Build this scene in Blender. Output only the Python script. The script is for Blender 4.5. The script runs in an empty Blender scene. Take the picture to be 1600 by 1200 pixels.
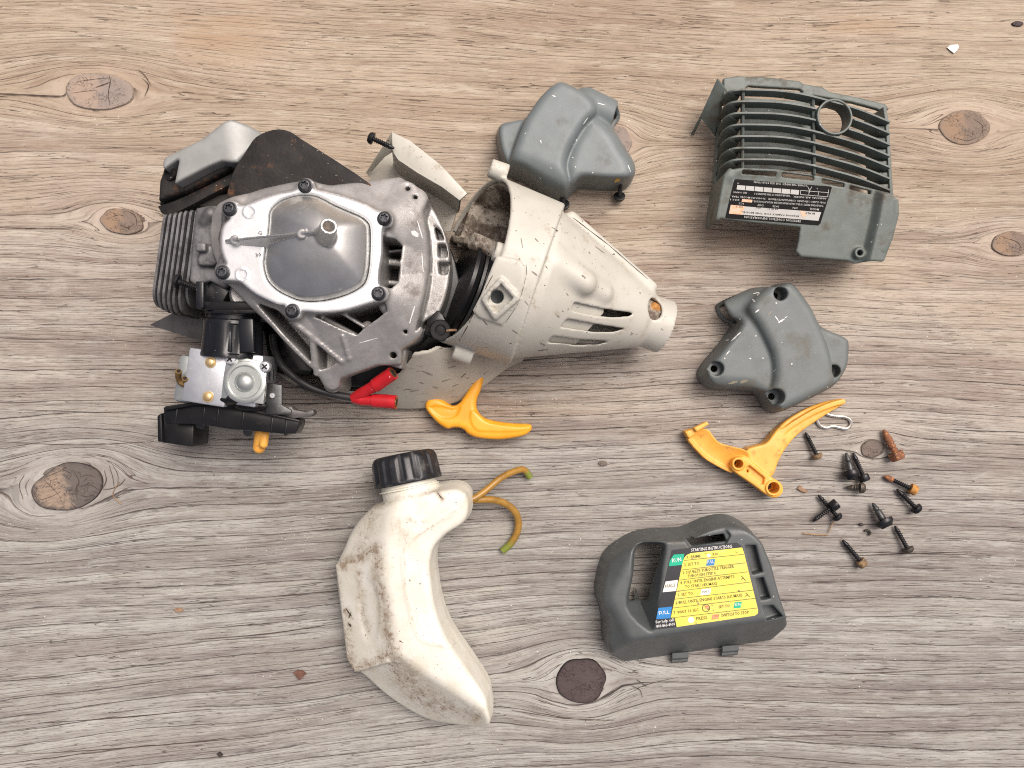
import bpy, bmesh, math, random
import numpy as np
from mathutils import Vector, Matrix
random.seed(7)
R = math.radians
S = 0.0004            # one photo pixel on the board plane = 0.4 mm
H = 1250.0            # camera height above the board, in those pixel units
sc = bpy.context.scene
col = sc.collection

# ---------------- camera ----------------
cd = bpy.data.cameras.new('camera'); cam = bpy.data.objects.new('camera', cd); col.objects.link(cam)
cam.location = (0, 0, H * S); cam.rotation_euler = (0, 0, 0)
cd.sensor_width = 36; cd.lens = 36 * H / 1600; cd.clip_start = 0.01; cd.clip_end = 50
sc.camera = cam

# ---------------- overcast daylight ----------------
SUN_EL, SUN_AZ = 62, 42       # azimuth clockwise from +Y
w = bpy.data.worlds.new('World'); sc.world = w; w.use_nodes = True
nt = w.node_tree; bg = nt.nodes['Background']
sky = nt.nodes.new('ShaderNodeTexSky'); sky.sky_type = 'NISHITA'; sky.sun_disc = False
sky.sun_elevation = R(SUN_EL); sky.sun_rotation = R(SUN_AZ)
sky.air_density = 0.3; sky.dust_density = 10.0; sky.ozone_density = 0.0; sky.altitude = 0
nt.links.new(sky.outputs[0], bg.inputs[0]); bg.inputs[1].default_value = 0.15
sl = bpy.data.lights.new('sun', 'SUN'); so = bpy.data.objects.new('sun', sl); col.objects.link(so)
sl.energy = 1.1; sl.angle = R(34); sl.color = (1.0, 0.99, 0.975)
so.rotation_euler = (R(90 - SUN_EL), 0, R(-SUN_AZ) + math.pi)
_d = Vector((math.sin(R(SUN_AZ)) * math.cos(R(SUN_EL)), math.cos(R(SUN_AZ)) * math.cos(R(SUN_EL)), math.sin(R(SUN_EL))))
so.rotation_euler = _d.to_track_quat('Z', 'Y').to_euler(); so.location = _d * 2
sc.view_settings.view_transform = 'Standard'; sc.view_settings.look = 'None'
sc.view_settings.gamma = 1; sc.view_settings.exposure = 0.12

sc.cycles.use_denoising = False; sc.cycles.use_light_tree = False; sc.cycles.use_adaptive_sampling = False
sc.cycles.max_bounces = 6; sc.cycles.diffuse_bounces = 3; sc.cycles.glossy_bounces = 3; sc.cycles.filter_width = 1.1
sc.cycles.sample_clamp_indirect = 3.0

# ---------------- placing: a photo pixel seen at height h -> pixel units on the board ----------------
def W(px, py, h=0.0):
    k = 1 - h / H
    return np.array(((px - 800) * k, (600 - py) * k, h))
def W2(pts, h=0.0):
    k = 1 - h / H
    return [((x - 800) * k, (600 - y) * k) for x, y in pts]
def smooth_closed(pts, n=6):
    p = np.array(pts, float); m = len(p); out = []
    for i in range(m):
        a, b, c, d = p[i - 1], p[i], p[(i + 1) % m], p[(i + 2) % m]
        for t in np.arange(n) / n:
            out.append(0.5 * ((2 * b) + (c - a) * t + (2 * a - 5 * b + 4 * c - d) * t * t + (3 * b - 3 * c + d - a) * t ** 3))
    return [tuple(v) for v in out]
def smooth_open(pts, n=8):
    p = np.array(pts, float); p = np.vstack((2 * p[0] - p[1], p, 2 * p[-1] - p[-2])); out = []
    for i in range(1, len(p) - 2):
        a, b, c, d = p[i - 1], p[i], p[i + 1], p[i + 2]
        for t in np.arange(n) / n:
            out.append(0.5 * ((2 * b) + (c - a) * t + (2 * a - 5 * b + 4 * c - d) * t * t + (3 * b - 3 * c + d - a) * t ** 3))
    out.append(p[-2]); return out

# ---------------- objects ----------------
def tag(o, label=None, cat=None, group=None, kind=None):
    if label: o['label'] = label
    if cat: o['category'] = cat
    if group: o['group'] = group
    if kind: o['kind'] = kind
    return o
def thing(name, label, cat, at, group=None):
    o = bpy.data.objects.new(name, None); col.objects.link(o)
    o.empty_display_size = 0.01
    o.location = Vector([float(c) * S for c in at])
    return tag(o, label, cat, group)
def root_loc(o):
    v = Vector((0, 0, 0))
    while o is not None:
        v += o.location; o = o.parent
    return v
def link(name, me, m, parent=None, label=None, smooth=True, sharp=None):
    """me has vertices in metres, world space; they are moved into the parent's frame"""
    if parent is not None:
        me.transform(Matrix.Translation(-root_loc(parent)))
    me.name = name
    o = bpy.data.objects.new(name, me); col.objects.link(o)
    if parent is not None: o.parent = parent
    if m is not None: me.materials.append(m)
    if smooth and len(me.polygons):
        me.polygons.foreach_set('use_smooth', [True] * len(me.polygons))
        if sharp: me.set_sharp_from_angle(angle=R(sharp))
    if label: o['label'] = label
    return o
def mesh_of(V, F):
    me = bpy.data.meshes.new('m')
    V = np.asarray(V, float) * S
    me.from_pydata([tuple(v) for v in V], [], [tuple(int(i) for i in f) for f in F]); me.update()
    return me
def mesh_quads(V, Q):
    me = bpy.data.meshes.new('m')
    V = (np.asarray(V, np.float64) * S).astype(np.float32); Q = np.asarray(Q, np.int32)
    me.vertices.add(len(V)); me.vertices.foreach_set('co', V.ravel())
    me.loops.add(Q.size); me.loops.foreach_set('vertex_index', Q.ravel())
    me.polygons.add(len(Q)); me.polygons.foreach_set('loop_start', np.arange(len(Q), dtype=np.int32) * 4)
    me.update(calc_edges=True); me.validate()
    return me

# plain shapes collected into one bmesh (pixel units) -> one mesh
class MB:
    def __init__(s): s.bm = bmesh.new()
    def prism(s, pts, z0, z1, bevel=0, seg=2, top=None, pts1=None):
        """pts: (x,y) list; z0,z1 may be callables of (x,y)"""
        z0f = z0 if callable(z0) else (lambda x, y: z0)
        z1f = z1 if callable(z1) else (lambda x, y: z1)
        pts1 = pts1 or pts
        a = [s.bm.verts.new((x, y, z0f(x, y))) for x, y in pts]
        b = [s.bm.verts.new((x, y, z1f(x, y))) for x, y in pts1]
        n = len(pts); fs = [s.bm.faces.new(a[::-1]), s.bm.faces.new(b)]
        for i in range(n): fs.append(s.bm.faces.new((a[i], a[(i + 1) % n], b[(i + 1) % n], b[i])))
        bmesh.ops.recalc_face_normals(s.bm, faces=fs)
        if bevel:
            ed = list({e for f in fs for e in f.edges if len(e.link_faces) == 2 and e.calc_face_angle(0) > R(28)})
            bmesh.ops.bevel(s.bm, geom=ed, offset=bevel, segments=seg, profile=0.5, affect='EDGES', clamp_overlap=True)
        return s
    def box(s, c, size, rot=None, bevel=0, seg=2):
        """rot: Matrix 3x3"""
        r = bmesh.ops.create_cube(s.bm, size=1.0); vs = r['verts']
        M = (rot.to_4x4() if rot is not None else Matrix.Identity(4)) @ Matrix.Diagonal((*size, 1))
        M = Matrix.Translation(Vector([float(q) for q in c])) @ M
        bmesh.ops.transform(s.bm, matrix=M, verts=vs)
        if bevel:
            ed = list({e for v in vs for e in v.link_edges})
            bmesh.ops.bevel(s.bm, geom=ed, offset=bevel, segments=seg, profile=0.5, affect='EDGES', clamp_overlap=True)
        return s
    def lathe(s, prof, origin, axis, n=20, cap=True, twist=None):
        """prof: list of (t, r) along axis"""
        ax = Vector([float(q) for q in axis]).normalized()
        q = ax.to_track_quat('Z', 'Y').to_matrix(); o = Vector([float(c) for c in origin]); rings = []
        for t, r in prof:
            ring = []
            for k in range(n):
                a = 2 * math.pi * k / n
                rr = r(a) if callable(r) else r
                ring.append(s.bm.verts.new(o + q @ Vector((rr * math.cos(a), rr * math.sin(a), t))))
            rings.append(ring)
        fs = []
        for i in range(len(rings) - 1):
            for k in range(n):
                fs.append(s.bm.faces.new((rings[i][k], rings[i][(k + 1) % n], rings[i + 1][(k + 1) % n], rings[i + 1][k])))
        if cap:
            fs.append(s.bm.faces.new(rings[0][::-1])); fs.append(s.bm.faces.new(rings[-1]))
        bmesh.ops.recalc_face_normals(s.bm, faces=fs)
        return s
    def tube(s, path, r, n=10, cap=True, flat=1.0):
        P = [Vector([float(q) for q in p]) for p in path]; m = len(P); rings = []
        up = Vector((0, 0, 1)); fs = []
        for i in range(m):
            t = (P[min(i + 1, m - 1)] - P[max(i - 1, 0)]).normalized()
            u = t.cross(up)
            if u.length < 0.05: u = t.cross(Vector((0, 1, 0)))
            u.normalize(); v = u.cross(t).normalized()
            rr = r[i] if isinstance(r, (list, tuple, np.ndarray)) else r
            rings.append([s.bm.verts.new(P[i] + u * rr * math.cos(2 * math.pi * k / n) + v * rr * flat * math.sin(2 * math.pi * k / n)) for k in range(n)])
        for i in range(m - 1):
            for k in range(n):
                fs.append(s.bm.faces.new((rings[i][k], rings[i][(k + 1) % n], rings[i + 1][(k + 1) % n], rings[i + 1][k])))
        if cap: fs.append(s.bm.faces.new(rings[0][::-1])); fs.append(s.bm.faces.new(rings[-1]))
        bmesh.ops.recalc_face_normals(s.bm, faces=fs)
        return s
    def build(s, name, m, parent=None, label=None, sharp=35):
        for v in s.bm.verts: v.co *= S
        me = bpy.data.meshes.new(name); s.bm.to_mesh(me); s.bm.free()
        return link(name, me, m, parent, label, True, sharp)

# ---------------- moulded shapes: signed distances on a grid, skinned with surface nets ----------------
class G:
    def __init__(s, lo, hi, vs=2.0):
        s.vs = vs; s.lo = np.array(lo, float)
        n = [int(math.ceil((hi[i] - lo[i]) / vs)) + 1 for i in range(3)]
        ax = [(lo[i] + vs * np.arange(n[i])).astype(np.float32) for i in range(3)]
        s.x, s.y, s.z = ax[0][:, None, None], ax[1][None, :, None], ax[2][None, None, :]
        s.n = n
    def poly(s, pts):
        """2-D signed distance (negative inside)"""
        X, Y = s.x[:, :, 0], s.y[:, :, 0]
        p = np.array(pts, np.float32); d = None; inside = np.zeros((s.n[0], s.n[1]), bool)
        for i in range(len(p)):
            a, b = p[i], p[i - 1]; e = b - a
            L = float(e @ e) + 1e-9
            t = np.clip(((X - a[0]) * e[0] + (Y - a[1]) * e[1]) / L, 0, 1)
            q = (X - a[0] - e[0] * t) ** 2 + (Y - a[1] - e[1] * t) ** 2
            d = q if d is None else np.minimum(d, q)
            if a[1] != b[1]:
                c = ((Y >= a[1]) != (Y >= b[1])) & (X < (b[0] - a[0]) * (Y - a[1]) / (b[1] - a[1]) + a[0])
                inside ^= c
        d = np.sqrt(d)
        return np.where(inside, -d, d)[:, :, None].astype(np.float32)
    def line_dist(s, pts):
        X, Y = s.x[:, :, 0], s.y[:, :, 0]; d = None
        p = np.array(pts, np.float32)
        for a, b in zip(p[:-1], p[1:]):
            e = b - a; L = float(e @ e) + 1e-9
            t = np.clip(((X - a[0]) * e[0] + (Y - a[1]) * e[1]) / L, 0, 1)
            q = (X - a[0] - e[0] * t) ** 2 + (Y - a[1] - e[1] * t) ** 2
            d = q if d is None else np.minimum(d, q)
        return np.sqrt(d)[:, :, None].astype(np.float32)
    def side(s, p, q):
        """signed distance to the line p->q in plan, positive on its left"""
        e = np.array(q, float) - np.array(p, float); e /= np.hypot(*e)
        return (-(s.x - p[0]) * e[1] + (s.y - p[1]) * e[0]).astype(np.float32)
    def capsule(s, a, b, ra, rb=None):
        rb = ra if rb is None else rb
        a, b = np.array(a, float), np.array(b, float); e = b - a; L = float(e @ e) + 1e-9
        t = np.clip(((s.x - a[0]) * e[0] + (s.y - a[1]) * e[1] + (s.z - a[2]) * e[2]) / L, 0, 1).astype(np.float32)
        d = np.sqrt((s.x - a[0] - e[0] * t) ** 2 + (s.y - a[1] - e[1] * t) ** 2 + (s.z - a[2] - e[2] * t) ** 2)
        return (d - (ra + (rb - ra) * t)).astype(np.float32)
    def cyl(s, a, b, ra, rb=None):
        """flat-ended (tapered) cylinder from a to b"""
        rb = ra if rb is None else rb
        a, b = np.array(a, float), np.array(b, float); e = b - a; L = math.sqrt(e @ e); e = e / L
        t = ((s.x - a[0]) * e[0] + (s.y - a[1]) * e[1] + (s.z - a[2]) * e[2]).astype(np.float32)
        d = np.sqrt(np.maximum((s.x - a[0]) ** 2 + (s.y - a[1]) ** 2 + (s.z - a[2]) ** 2 - t * t, 0))
        return np.maximum(d - (ra + (rb - ra) * t / L), np.abs(t - L / 2) - L / 2).astype(np.float32)
    def ell(s, c, r):
        k0 = np.sqrt(((s.x - c[0]) / r[0]) ** 2 + ((s.y - c[1]) / r[1]) ** 2 + ((s.z - c[2]) / r[2]) ** 2)
        return ((k0 - 1) * min(r)).astype(np.float32)
    def box(s, c, half, rot=None, rnd=0):
        """rot: 3x3 whose columns are the box axes"""
        M = np.eye(3) if rot is None else np.array(rot, float)
        d = [np.abs((s.x - c[0]) * M[0, i] + (s.y - c[1]) * M[1, i] + (s.z - c[2]) * M[2, i]) - (half[i] - rnd) for i in range(3)]
        o = np.sqrt(sum(np.maximum(q, 0) ** 2 for q in d)); i = np.minimum(np.maximum(np.maximum(d[0], d[1]), d[2]), 0)
        return (o + i - rnd).astype(np.float32)
    def mesh(s, f):
        f = np.broadcast_to(f, s.n).astype(np.float32).copy()
        big = np.float32(s.vs)
        for ax in range(3):
            for e in (0, -1):
                sl_ = [slice(None)] * 3; sl_[ax] = e
                f[tuple(sl_)] = np.maximum(f[tuple(sl_)], big * 0.2)
        f[f == 0] = 1e-5
        neg = f < 0
        c = neg[:-1, :-1, :-1].astype(np.int8)
        cnt = np.zeros_like(c)
        for i in (0, 1):
            for j in (0, 1):
                for k in (0, 1):
                    cnt += neg[i:i + c.shape[0], j:j + c.shape[1], k:k + c.shape[2]]
        act = (cnt > 0) & (cnt < 8)
        idx = np.argwhere(act); N = len(idx)
        vid = np.full(act.shape, -1, np.int64); vid[act] = np.arange(N)
        acc = np.zeros((N, 3)); num = np.zeros(N)
        I, J, K = idx.T
        cs = {}
        for i in (0, 1):
            for j in (0, 1):
                for k in (0, 1): cs[(i, j, k)] = f[I + i, J + j, K + k].astype(np.float64)
        for c0 in cs:
            for ax in range(3):
                if c0[ax]: continue
                c1 = list(c0); c1[ax] = 1; c1 = tuple(c1)
                a, b = cs[c0], cs[c1]; m = (a < 0) != (b < 0)
                t = np.where(m, a / np.where(m, a - b, 1), 0)
                p = np.tile(np.array(c0, float), (N, 1)); p[:, ax] += t
                acc[m] += p[m]; num[m] += 1
        V = s.lo + s.vs * (idx + acc / num[:, None])
        Q = []
        for ax in range(3):
            a1, a2 = (ax + 1) % 3, (ax + 2) % 3
            sl0 = [slice(None)] * 3; sl1 = [slice(None)] * 3; sl0[ax] = slice(0, -1); sl1[ax] = slice(1, None)
            ch = neg[tuple(sl0)] != neg[tuple(sl1)]
            e = np.argwhere(ch)
            e = e[(e[:, a1] > 0) & (e[:, a2] > 0) & (e[:, a1] < s.n[a1] - 1) & (e[:, a2] < s.n[a2] - 1)]
            if not len(e): continue
            def vv(d1, d2):
                q = e.copy(); q[:, a1] -= d1; q[:, a2] -= d2
                return vid[q[:, 0], q[:, 1], q[:, 2]]
            q = np.stack((vv(1, 1), vv(0, 1), vv(0, 0), vv(1, 0)), 1)
            flip = ~neg[e[:, 0], e[:, 1], e[:, 2]]
            q[flip] = q[flip][:, ::-1]
            Q.append(q)
        Q = np.concatenate(Q)
        Q = Q[(Q >= 0).all(1)]
        return V, Q
    def build(s, f, name, m, parent=None, label=None, sharp=None, relax=1):
        V, Q = s.mesh(f)
        for _ in range(relax):          # one light smoothing pass
            A = np.zeros_like(V); C = np.zeros(len(V))
            for i in range(4):
                np.add.at(A, Q[:, i], V[Q[:, i - 1]] + V[Q[:, (i + 1) % 4]]); np.add.at(C, Q[:, i], 2)
            V = np.where(C[:, None] > 0, V * 0.5 + 0.5 * A / np.maximum(C, 1)[:, None], V)
        return link(name, mesh_quads(V, Q), m, parent, label, True, sharp)
def smin(a, b, k): 
    h = np.clip(0.5 + 0.5 * (b - a) / k, 0, 1); return b + (a - b) * h - k * h * (1 - h)
def smax(a, b, k): return -smin(-a, -b, k)
def sstep(a, b, x):
    t = np.clip((x - a) / (b - a), 0, 1); return t * t * (3 - 2 * t)
def frame(axis, hint=(0, 0, 1)):
    """3x3 with columns: axis, side, up"""
    a = np.array(axis, float); a /= np.linalg.norm(a); h = np.array(hint, float)
    b = np.cross(h, a); b /= np.linalg.norm(b); c = np.cross(a, b)
    return np.stack((a, b, c), 1)

# ---------------- materials ----------------
class NT:
    def __init__(s, name):
        s.m = bpy.data.materials.new(name); s.m.use_nodes = True
        s.t = s.m.node_tree; s.b = s.t.nodes['Principled BSDF']
    def n(s, typ, **kw):
        o = s.t.nodes.new('ShaderNode' + typ)
        for k, v in kw.items(): setattr(o, k, v)
        return o
    def put(s, sock, v):
        if isinstance(v, bpy.types.NodeSocket): s.t.links.new(v, sock)
        elif v is not None:
            if sock.type == 'RGBA' and not isinstance(v, (int, float)) and len(v) == 3: v = (*v, 1)
            sock.default_value = v
    def math(s, op, a, b=None, c=None, clamp=False):
        o = s.n('Math', operation=op, use_clamp=clamp)
        for i, v in enumerate((a, b, c)):
            if v is not None: s.put(o.inputs[i], v)
        return o.outputs[0]
    def noise(s, vec, scale, detail=3, rough=0.55, dist=0, dim='3D', w=None):
        o = s.n('TexNoise', noise_dimensions=dim)
        if vec is not None: s.put(o.inputs['Vector'], vec)
        o.inputs['Scale'].default_value = scale; o.inputs['Detail'].default_value = detail
        o.inputs['Roughness'].default_value = rough; o.inputs['Distortion'].default_value = dist
        if w is not None: s.put(o.inputs['W'], w)
        return o.outputs['Fac']
    def ramp(s, f, a, b, lo=0.0, hi=1.0, smooth=True):
        o = s.n('MapRange', interpolation_type='SMOOTHSTEP' if smooth else 'LINEAR')
        s.put(o.inputs[0], f)
        for i, v in zip((1, 2, 3, 4), (a, b, lo, hi)): s.put(o.inputs[i], v)
        return o.outputs[0]
    def mix(s, f, a, b, mode='MIX'):
        o = s.n('Mix', data_type='RGBA', blend_type=mode)
        s.put(o.inputs[0], f); s.put(o.inputs[6], a); s.put(o.inputs[7], b)
        return o.outputs[2]
    def pos(s): return s.n('NewGeometry').outputs['Position']
    def attr(s, name, out='Fac'): return s.n('Attribute', attribute_name=name).outputs[out]
    def mapping(s, vec, scale=(1, 1, 1), rot=(0, 0, 0), loc=(0, 0, 0)):
        o = s.n('Mapping'); s.put(o.inputs[0], vec)
        o.inputs[1].default_value = loc; o.inputs[2].default_value = rot; o.inputs[3].default_value = scale
        return o.outputs[0]
    def bump(s, h, strength=0.3, dist=0.0004, normal=None):
        o = s.n('Bump'); s.put(o.inputs['Height'], h); o.inputs['Strength'].default_value = strength
        o.inputs['Distance'].default_value = dist
        if normal is not None: s.put(o.inputs['Normal'], normal)
        return o.outputs[0]
    def out(s, color=None, rough=None, metal=None, normal=None, **kw):
        if color is not None: s.put(s.b.inputs['Base Color'], color)
        if rough is not None: s.put(s.b.inputs['Roughness'], rough)
        if metal is not None: s.put(s.b.inputs['Metallic'], metal)
        if normal is not None: s.put(s.b.inputs['Normal'], normal)
        for k, v in kw.items(): s.put(s.b.inputs[k], v)
        return s.m

def surf(name, c, c2=None, rough=0.5, metal=0.0, mottle=90, bump=0.15, bump_scale=900, dirt=None, dirt_amt=0.5, dirt_scale=60,
         fleck=None, fleck_thr=0.70, fleck_scale=420, wear=None, wear_thr=0.62, wear_scale=120, rough_var=0.15, spec=0.5, **kw):
    """mottled surface: two tones, cloudy dirt, small flecks, worn patches, fine relief"""
    t = NT(name); P = t.pos()
    m = t.noise(P, mottle, 4)
    cc = t.mix(t.ramp(m, 0.35, 0.65), c, c2 if c2 else tuple(q * 0.86 for q in c))
    r = t.math('ADD', rough - rough_var / 2, t.math('MULTIPLY', t.noise(P, mottle * 1.7, 3), rough_var))
    if dirt:
        d = t.ramp(t.noise(P, dirt_scale, 6, 0.68), 0.62 - 0.24 * dirt_amt, 0.80 - 0.1 * dirt_amt)
        d = t.math('MULTIPLY', d, 0.85); cc = t.mix(d, cc, dirt); r = t.math('ADD', r, t.math('MULTIPLY', d, 0.3), clamp=True)
    if wear:
        d = t.ramp(t.noise(P, wear_scale, 5, 0.7), wear_thr, wear_thr + 0.06); cc = t.mix(d, cc, wear)
    if fleck:
        d = t.ramp(t.noise(P, fleck_scale, 1, 0.4), fleck_thr, fleck_thr + 0.03); cc = t.mix(d, cc, fleck)
    nrm = t.bump(t.noise(P, bump_scale, 3, 0.6), bump, 0.0003) if bump else None
    return t.out(cc, r, metal, nrm, **{'Specular IOR Level': spec}, **kw)
# ---------------- the weathered plywood ----------------
# knots: photo px, py, half-width, half-height, turn (deg), look
KNOTS = [(155, 143, 55, 29, -3, 'pale'), (190, 346, 34, 20, -8, 'brown'), (106, 761, 57, 37, 14, 'dark'), (908, 1064, 39, 36, 0, 'plug'),
         (962, 222, 25, 27, 0, 'pale'), (1507, 199, 39, 28, -4, 'brown'), (1580, 381, 30, 20, 0, 'brown'), (1363, 701, 19, 14, 5, 'small'),
         (1590, 37, 9, 4, 0, 'plug'), (942, 724, 7, 4, 0, 'small')]
def warp(x, y):
    """grain coordinates (along, across) in pixel units; x,y photo pixels"""
    v = y + 0.0
    t = np.clip(y / 1200, -0.3, 1.3)
    slope = -0.045 + 0.125 * t - 0.055 * sstep(600, 1500, x) * t
    v = v + (x - 800) * slope + (x - 300) * 0.045 * sstep(640, 1000, y) * sstep(1000, 500, x)
    v = v + 9 * np.sin(x / 230 + y / 330) + 3 * np.sin(x / 117 - y / 140 + 1.3) + 0.9 * np.sin(x / 53 + y / 51)
    # grain swells round the knots
    for (kx, ky, a, b, ang, look) in KNOTS:
        if a < 12: f = 1.2
        else: f = 1.25
        c, s_ = math.cos(R(ang)), math.sin(R(ang))
        dx, dy = x - kx, y - ky
        u = (dx * c - dy * s_) / (a * f * 1.25); q = (dx * s_ + dy * c) / (b * f)
        r2 = np.maximum(u * u + q * q, 0.55)
        v = v - dy * np.exp(-(r2 - 0.55) * 0.33) / np.maximum(r2, 1.0) ** 0.25 * 0.93
    return x, v
def build_board():
    xs = np.concatenate((np.arange(-4200, -840, 40), np.arange(-840, 841, 4), np.arange(870, 4201, 40))).astype(float)
    ys = np.concatenate((np.arange(-3600, -640, 40), np.arange(-640, 641, 4), np.arange(670, 3601, 40))).astype(float)
    X, Y = np.meshgrid(xs, ys, indexing='ij'); nx, ny = X.shape
    px, py = X + 800, 600 - Y
    u, v = warp(px, py)
    Z = 1.2 * np.sin(px / 170 + py / 120) * np.sin(v / 47) - 1.4
    V = np.stack((X, Y, Z), -1).reshape(-1, 3)
    i = np.arange(nx * ny).reshape(nx, ny)
    Q = np.stack((i[:-1, :-1], i[1:, :-1], i[1:, 1:], i[:-1, 1:]), -1).reshape(-1, 4)
    me = mesh_quads(V, Q)
    g = np.stack((u, v, 0 * u), -1).reshape(-1, 3) * 0.01
    at = me.attributes.new('grain', 'FLOAT_VECTOR', 'POINT'); at.data.foreach_set('vector', g.astype(np.float32).ravel())
    # weathering plus painted shade: 0 warm tan (top), 1 darker silvery grey (bottom)
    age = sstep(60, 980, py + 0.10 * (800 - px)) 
    # tan stain at top left, cold patches
    stain = np.exp(-(((px - 345) / 95) ** 2 + ((py - 50) / 55) ** 2) * 1.2) * sstep(248, 275, px - 0.1 * py)
    stain = stain + 0.75 * np.exp(-(((px - 1340) / 75) ** 2 + ((py - 40) / 16) ** 2)) + 0.55 * np.exp(-(((px - 900) / 150) ** 2 + ((py - 28) / 15) ** 2))
    stain = stain + 0.7 * np.exp(-(((px - 1170) / 70) ** 2 + ((py - 372) / 20) ** 2)) + 0.45 * np.exp(-(((px - 800) / 200) ** 2 + ((py - 640) / 40) ** 2))
    halo = np.zeros_like(px)
    for (kx, ky, a, b, ang, look) in KNOTS:
        if a < 12: continue
        r = np.sqrt(((px - kx) / (a * 1.05)) ** 2 + ((py - ky) / (b * 1.1)) ** 2)
        halo = np.maximum(halo, np.exp(-((r - 1.15) / 0.35) ** 2))
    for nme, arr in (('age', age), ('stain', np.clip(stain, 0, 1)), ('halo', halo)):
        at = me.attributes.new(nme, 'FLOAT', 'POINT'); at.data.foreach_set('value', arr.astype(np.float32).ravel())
    t = NT('weathered_plywood')
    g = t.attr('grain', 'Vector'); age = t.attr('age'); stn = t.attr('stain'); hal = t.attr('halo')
    sep = t.n('SeparateXYZ'); t.put(sep.inputs[0], g); u, v = sep.outputs[0], sep.outputs[1]
    def gvec(su, sv, off=0.0):
        c = t.n('CombineXYZ'); t.put(c.inputs[0], t.math('MULTIPLY', u, su)); t.put(c.inputs[1], t.math('MULTIPLY', v, sv)); c.inputs[2].default_value = off
        return c.outputs[0]
    # growth rings: a saw of the across-grain coordinate, with uneven spacing
    wob = t.noise(gvec(0.10, 0.8, 3.1), 1.0, 2, 0.5)
    wob2 = t.noise(gvec(0.35, 3.2, 8.7), 1.0, 2, 0.5)
    wob3 = t.noise(gvec(2.2, 5.0, 11.7), 1.0, 3, 0.6)
    jit = t.math('MULTIPLY', t.math('SUBTRACT', wob3, 0.5), 0.20)
    ph = t.math('ADD', t.math('MULTIPLY', v, 4.3), t.math('ADD', t.math('MULTIPLY', wob, 1.9), t.math('ADD', t.math('MULTIPLY', wob2, 0.40), jit)))
    ring = t.math('FRACT', ph); rid = t.math('FLOOR', ph)
    ph2 = t.math('ADD', t.math('MULTIPLY', v, 17.0), t.math('ADD', t.math('MULTIPLY', wob, 6.0), t.math('ADD', t.math('MULTIPLY', wob2, 1.8), t.math('MULTIPLY', jit, 2.0))))
    ring2 = t.math('FRACT', ph2); rid2 = t.math('FLOOR', ph2)
    late = t.ramp(ring, 0.30, 0.85); late = t.math('MULTIPLY', late, t.ramp(ring, 1.0, 0.9, 0.35, 1.0))
    late2 = t.ramp(ring2, 0.30, 0.95)
    def rvec(su, k, off):
        c = t.n('CombineXYZ'); t.put(c.inputs[0], t.math('MULTIPLY', u, su)); t.put(c.inputs[1], t.math('MULTIPLY', k, 7.31)); c.inputs[2].default_value = off
        return c.outputs[0]
    # where splits open: per ring, in long runs
    gate = t.math('MULTIPLY', t.ramp(t.noise(rvec(0.34, rid, 5.0), 1.0, 3, 0.6), 0.37, 0.43), t.ramp(age, 0.05, 0.5, 0.35, 1.0))
    gate2 = t.ramp(t.noise(rvec(0.7, rid2, 15.0), 1.0, 3, 0.6), 0.49, 0.55)
    thick = t.ramp(t.noise(rvec(1.6, rid, 25.0), 1.0, 3), 0.35, 0.72, 0.055, 0.16)
    thick = t.math('MULTIPLY', thick, t.ramp(age, 0.1, 0.7, 0.55, 1.0))
    def line(r, wd): return t.math('SUBTRACT', 1.0, t.ramp(r, 0.0, wd))
    crack = t.math('MULTIPLY', line(ring, thick), gate)
    fine = t.math('MULTIPLY', line(ring2, 0.17), gate2)
    # hair checks: contour lines of a long-stretched noise
    hn = t.noise(gvec(0.55, 15.0, 40.0), 1.0, 2, 0.6)
    hair = t.math('SUBTRACT', 1.0, t.ramp(t.math('ABSOLUTE', t.math('SUBTRACT', hn, 0.5)), 0.0, 0.010))
    hair = t.math('MULTIPLY', hair, t.ramp(t.noise(gvec(0.9, 5.0, 50.0), 1.0, 2), 0.46, 0.55))
    fib = t.noise(gvec(2.0, 46.0, 1.0), 1.0, 3, 0.7)
    fib2 = t.noise(gvec(8.0, 95.0, 2.0), 1.0, 2, 0.7)
    streak = t.noise(gvec(0.17, 2.7, 9.0), 1.0, 4, 0.6)
    patch = t.noise(gvec(0.42, 0.75, 19.0), 1.0, 4, 0.62)
    patch2 = t.noise(gvec(1.0, 3.2, 29.0), 1.0, 4, 0.6)
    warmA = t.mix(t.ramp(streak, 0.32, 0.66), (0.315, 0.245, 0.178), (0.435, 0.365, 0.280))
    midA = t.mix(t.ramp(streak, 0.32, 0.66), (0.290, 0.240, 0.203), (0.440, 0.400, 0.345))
    coldA = t.mix(t.ramp(streak, 0.32, 0.66), (0.212, 0.200, 0.186), (0.355, 0.352, 0.320))  # real silver grey, darkened further to paint the shade over the bottom
    age_shadeN = t.math('ADD', age, t.math('MULTIPLY', t.math('SUBTRACT', patch, 0.5), 0.8), clamp=True)
    base = t.mix(t.ramp(age_shadeN, 0.0, 0.5), warmA, midA); base = t.mix(t.ramp(age_shadeN, 0.42, 0.95), base, coldA)
    # broad bands of silvered and mauve wood
    band = t.noise(gvec(0.11, 1.9, 77.0), 1.0, 3, 0.55)
    base = t.mix(t.math('MULTIPLY', t.ramp(band, 0.49, 0.60), t.ramp(age, 0.15, 0.7, 0.10, 0.55)), base, t.mix(age_shadeN, (0.50, 0.43, 0.36), (0.40, 0.405, 0.385)))
    base = t.mix(t.math('MULTIPLY', t.ramp(band, 0.49, 0.38), t.ramp(age, 0.15, 0.7, 0.15, 0.50)), base, t.mix(age_shadeN, (0.275, 0.21, 0.158), (0.225, 0.205, 0.197)))
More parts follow.
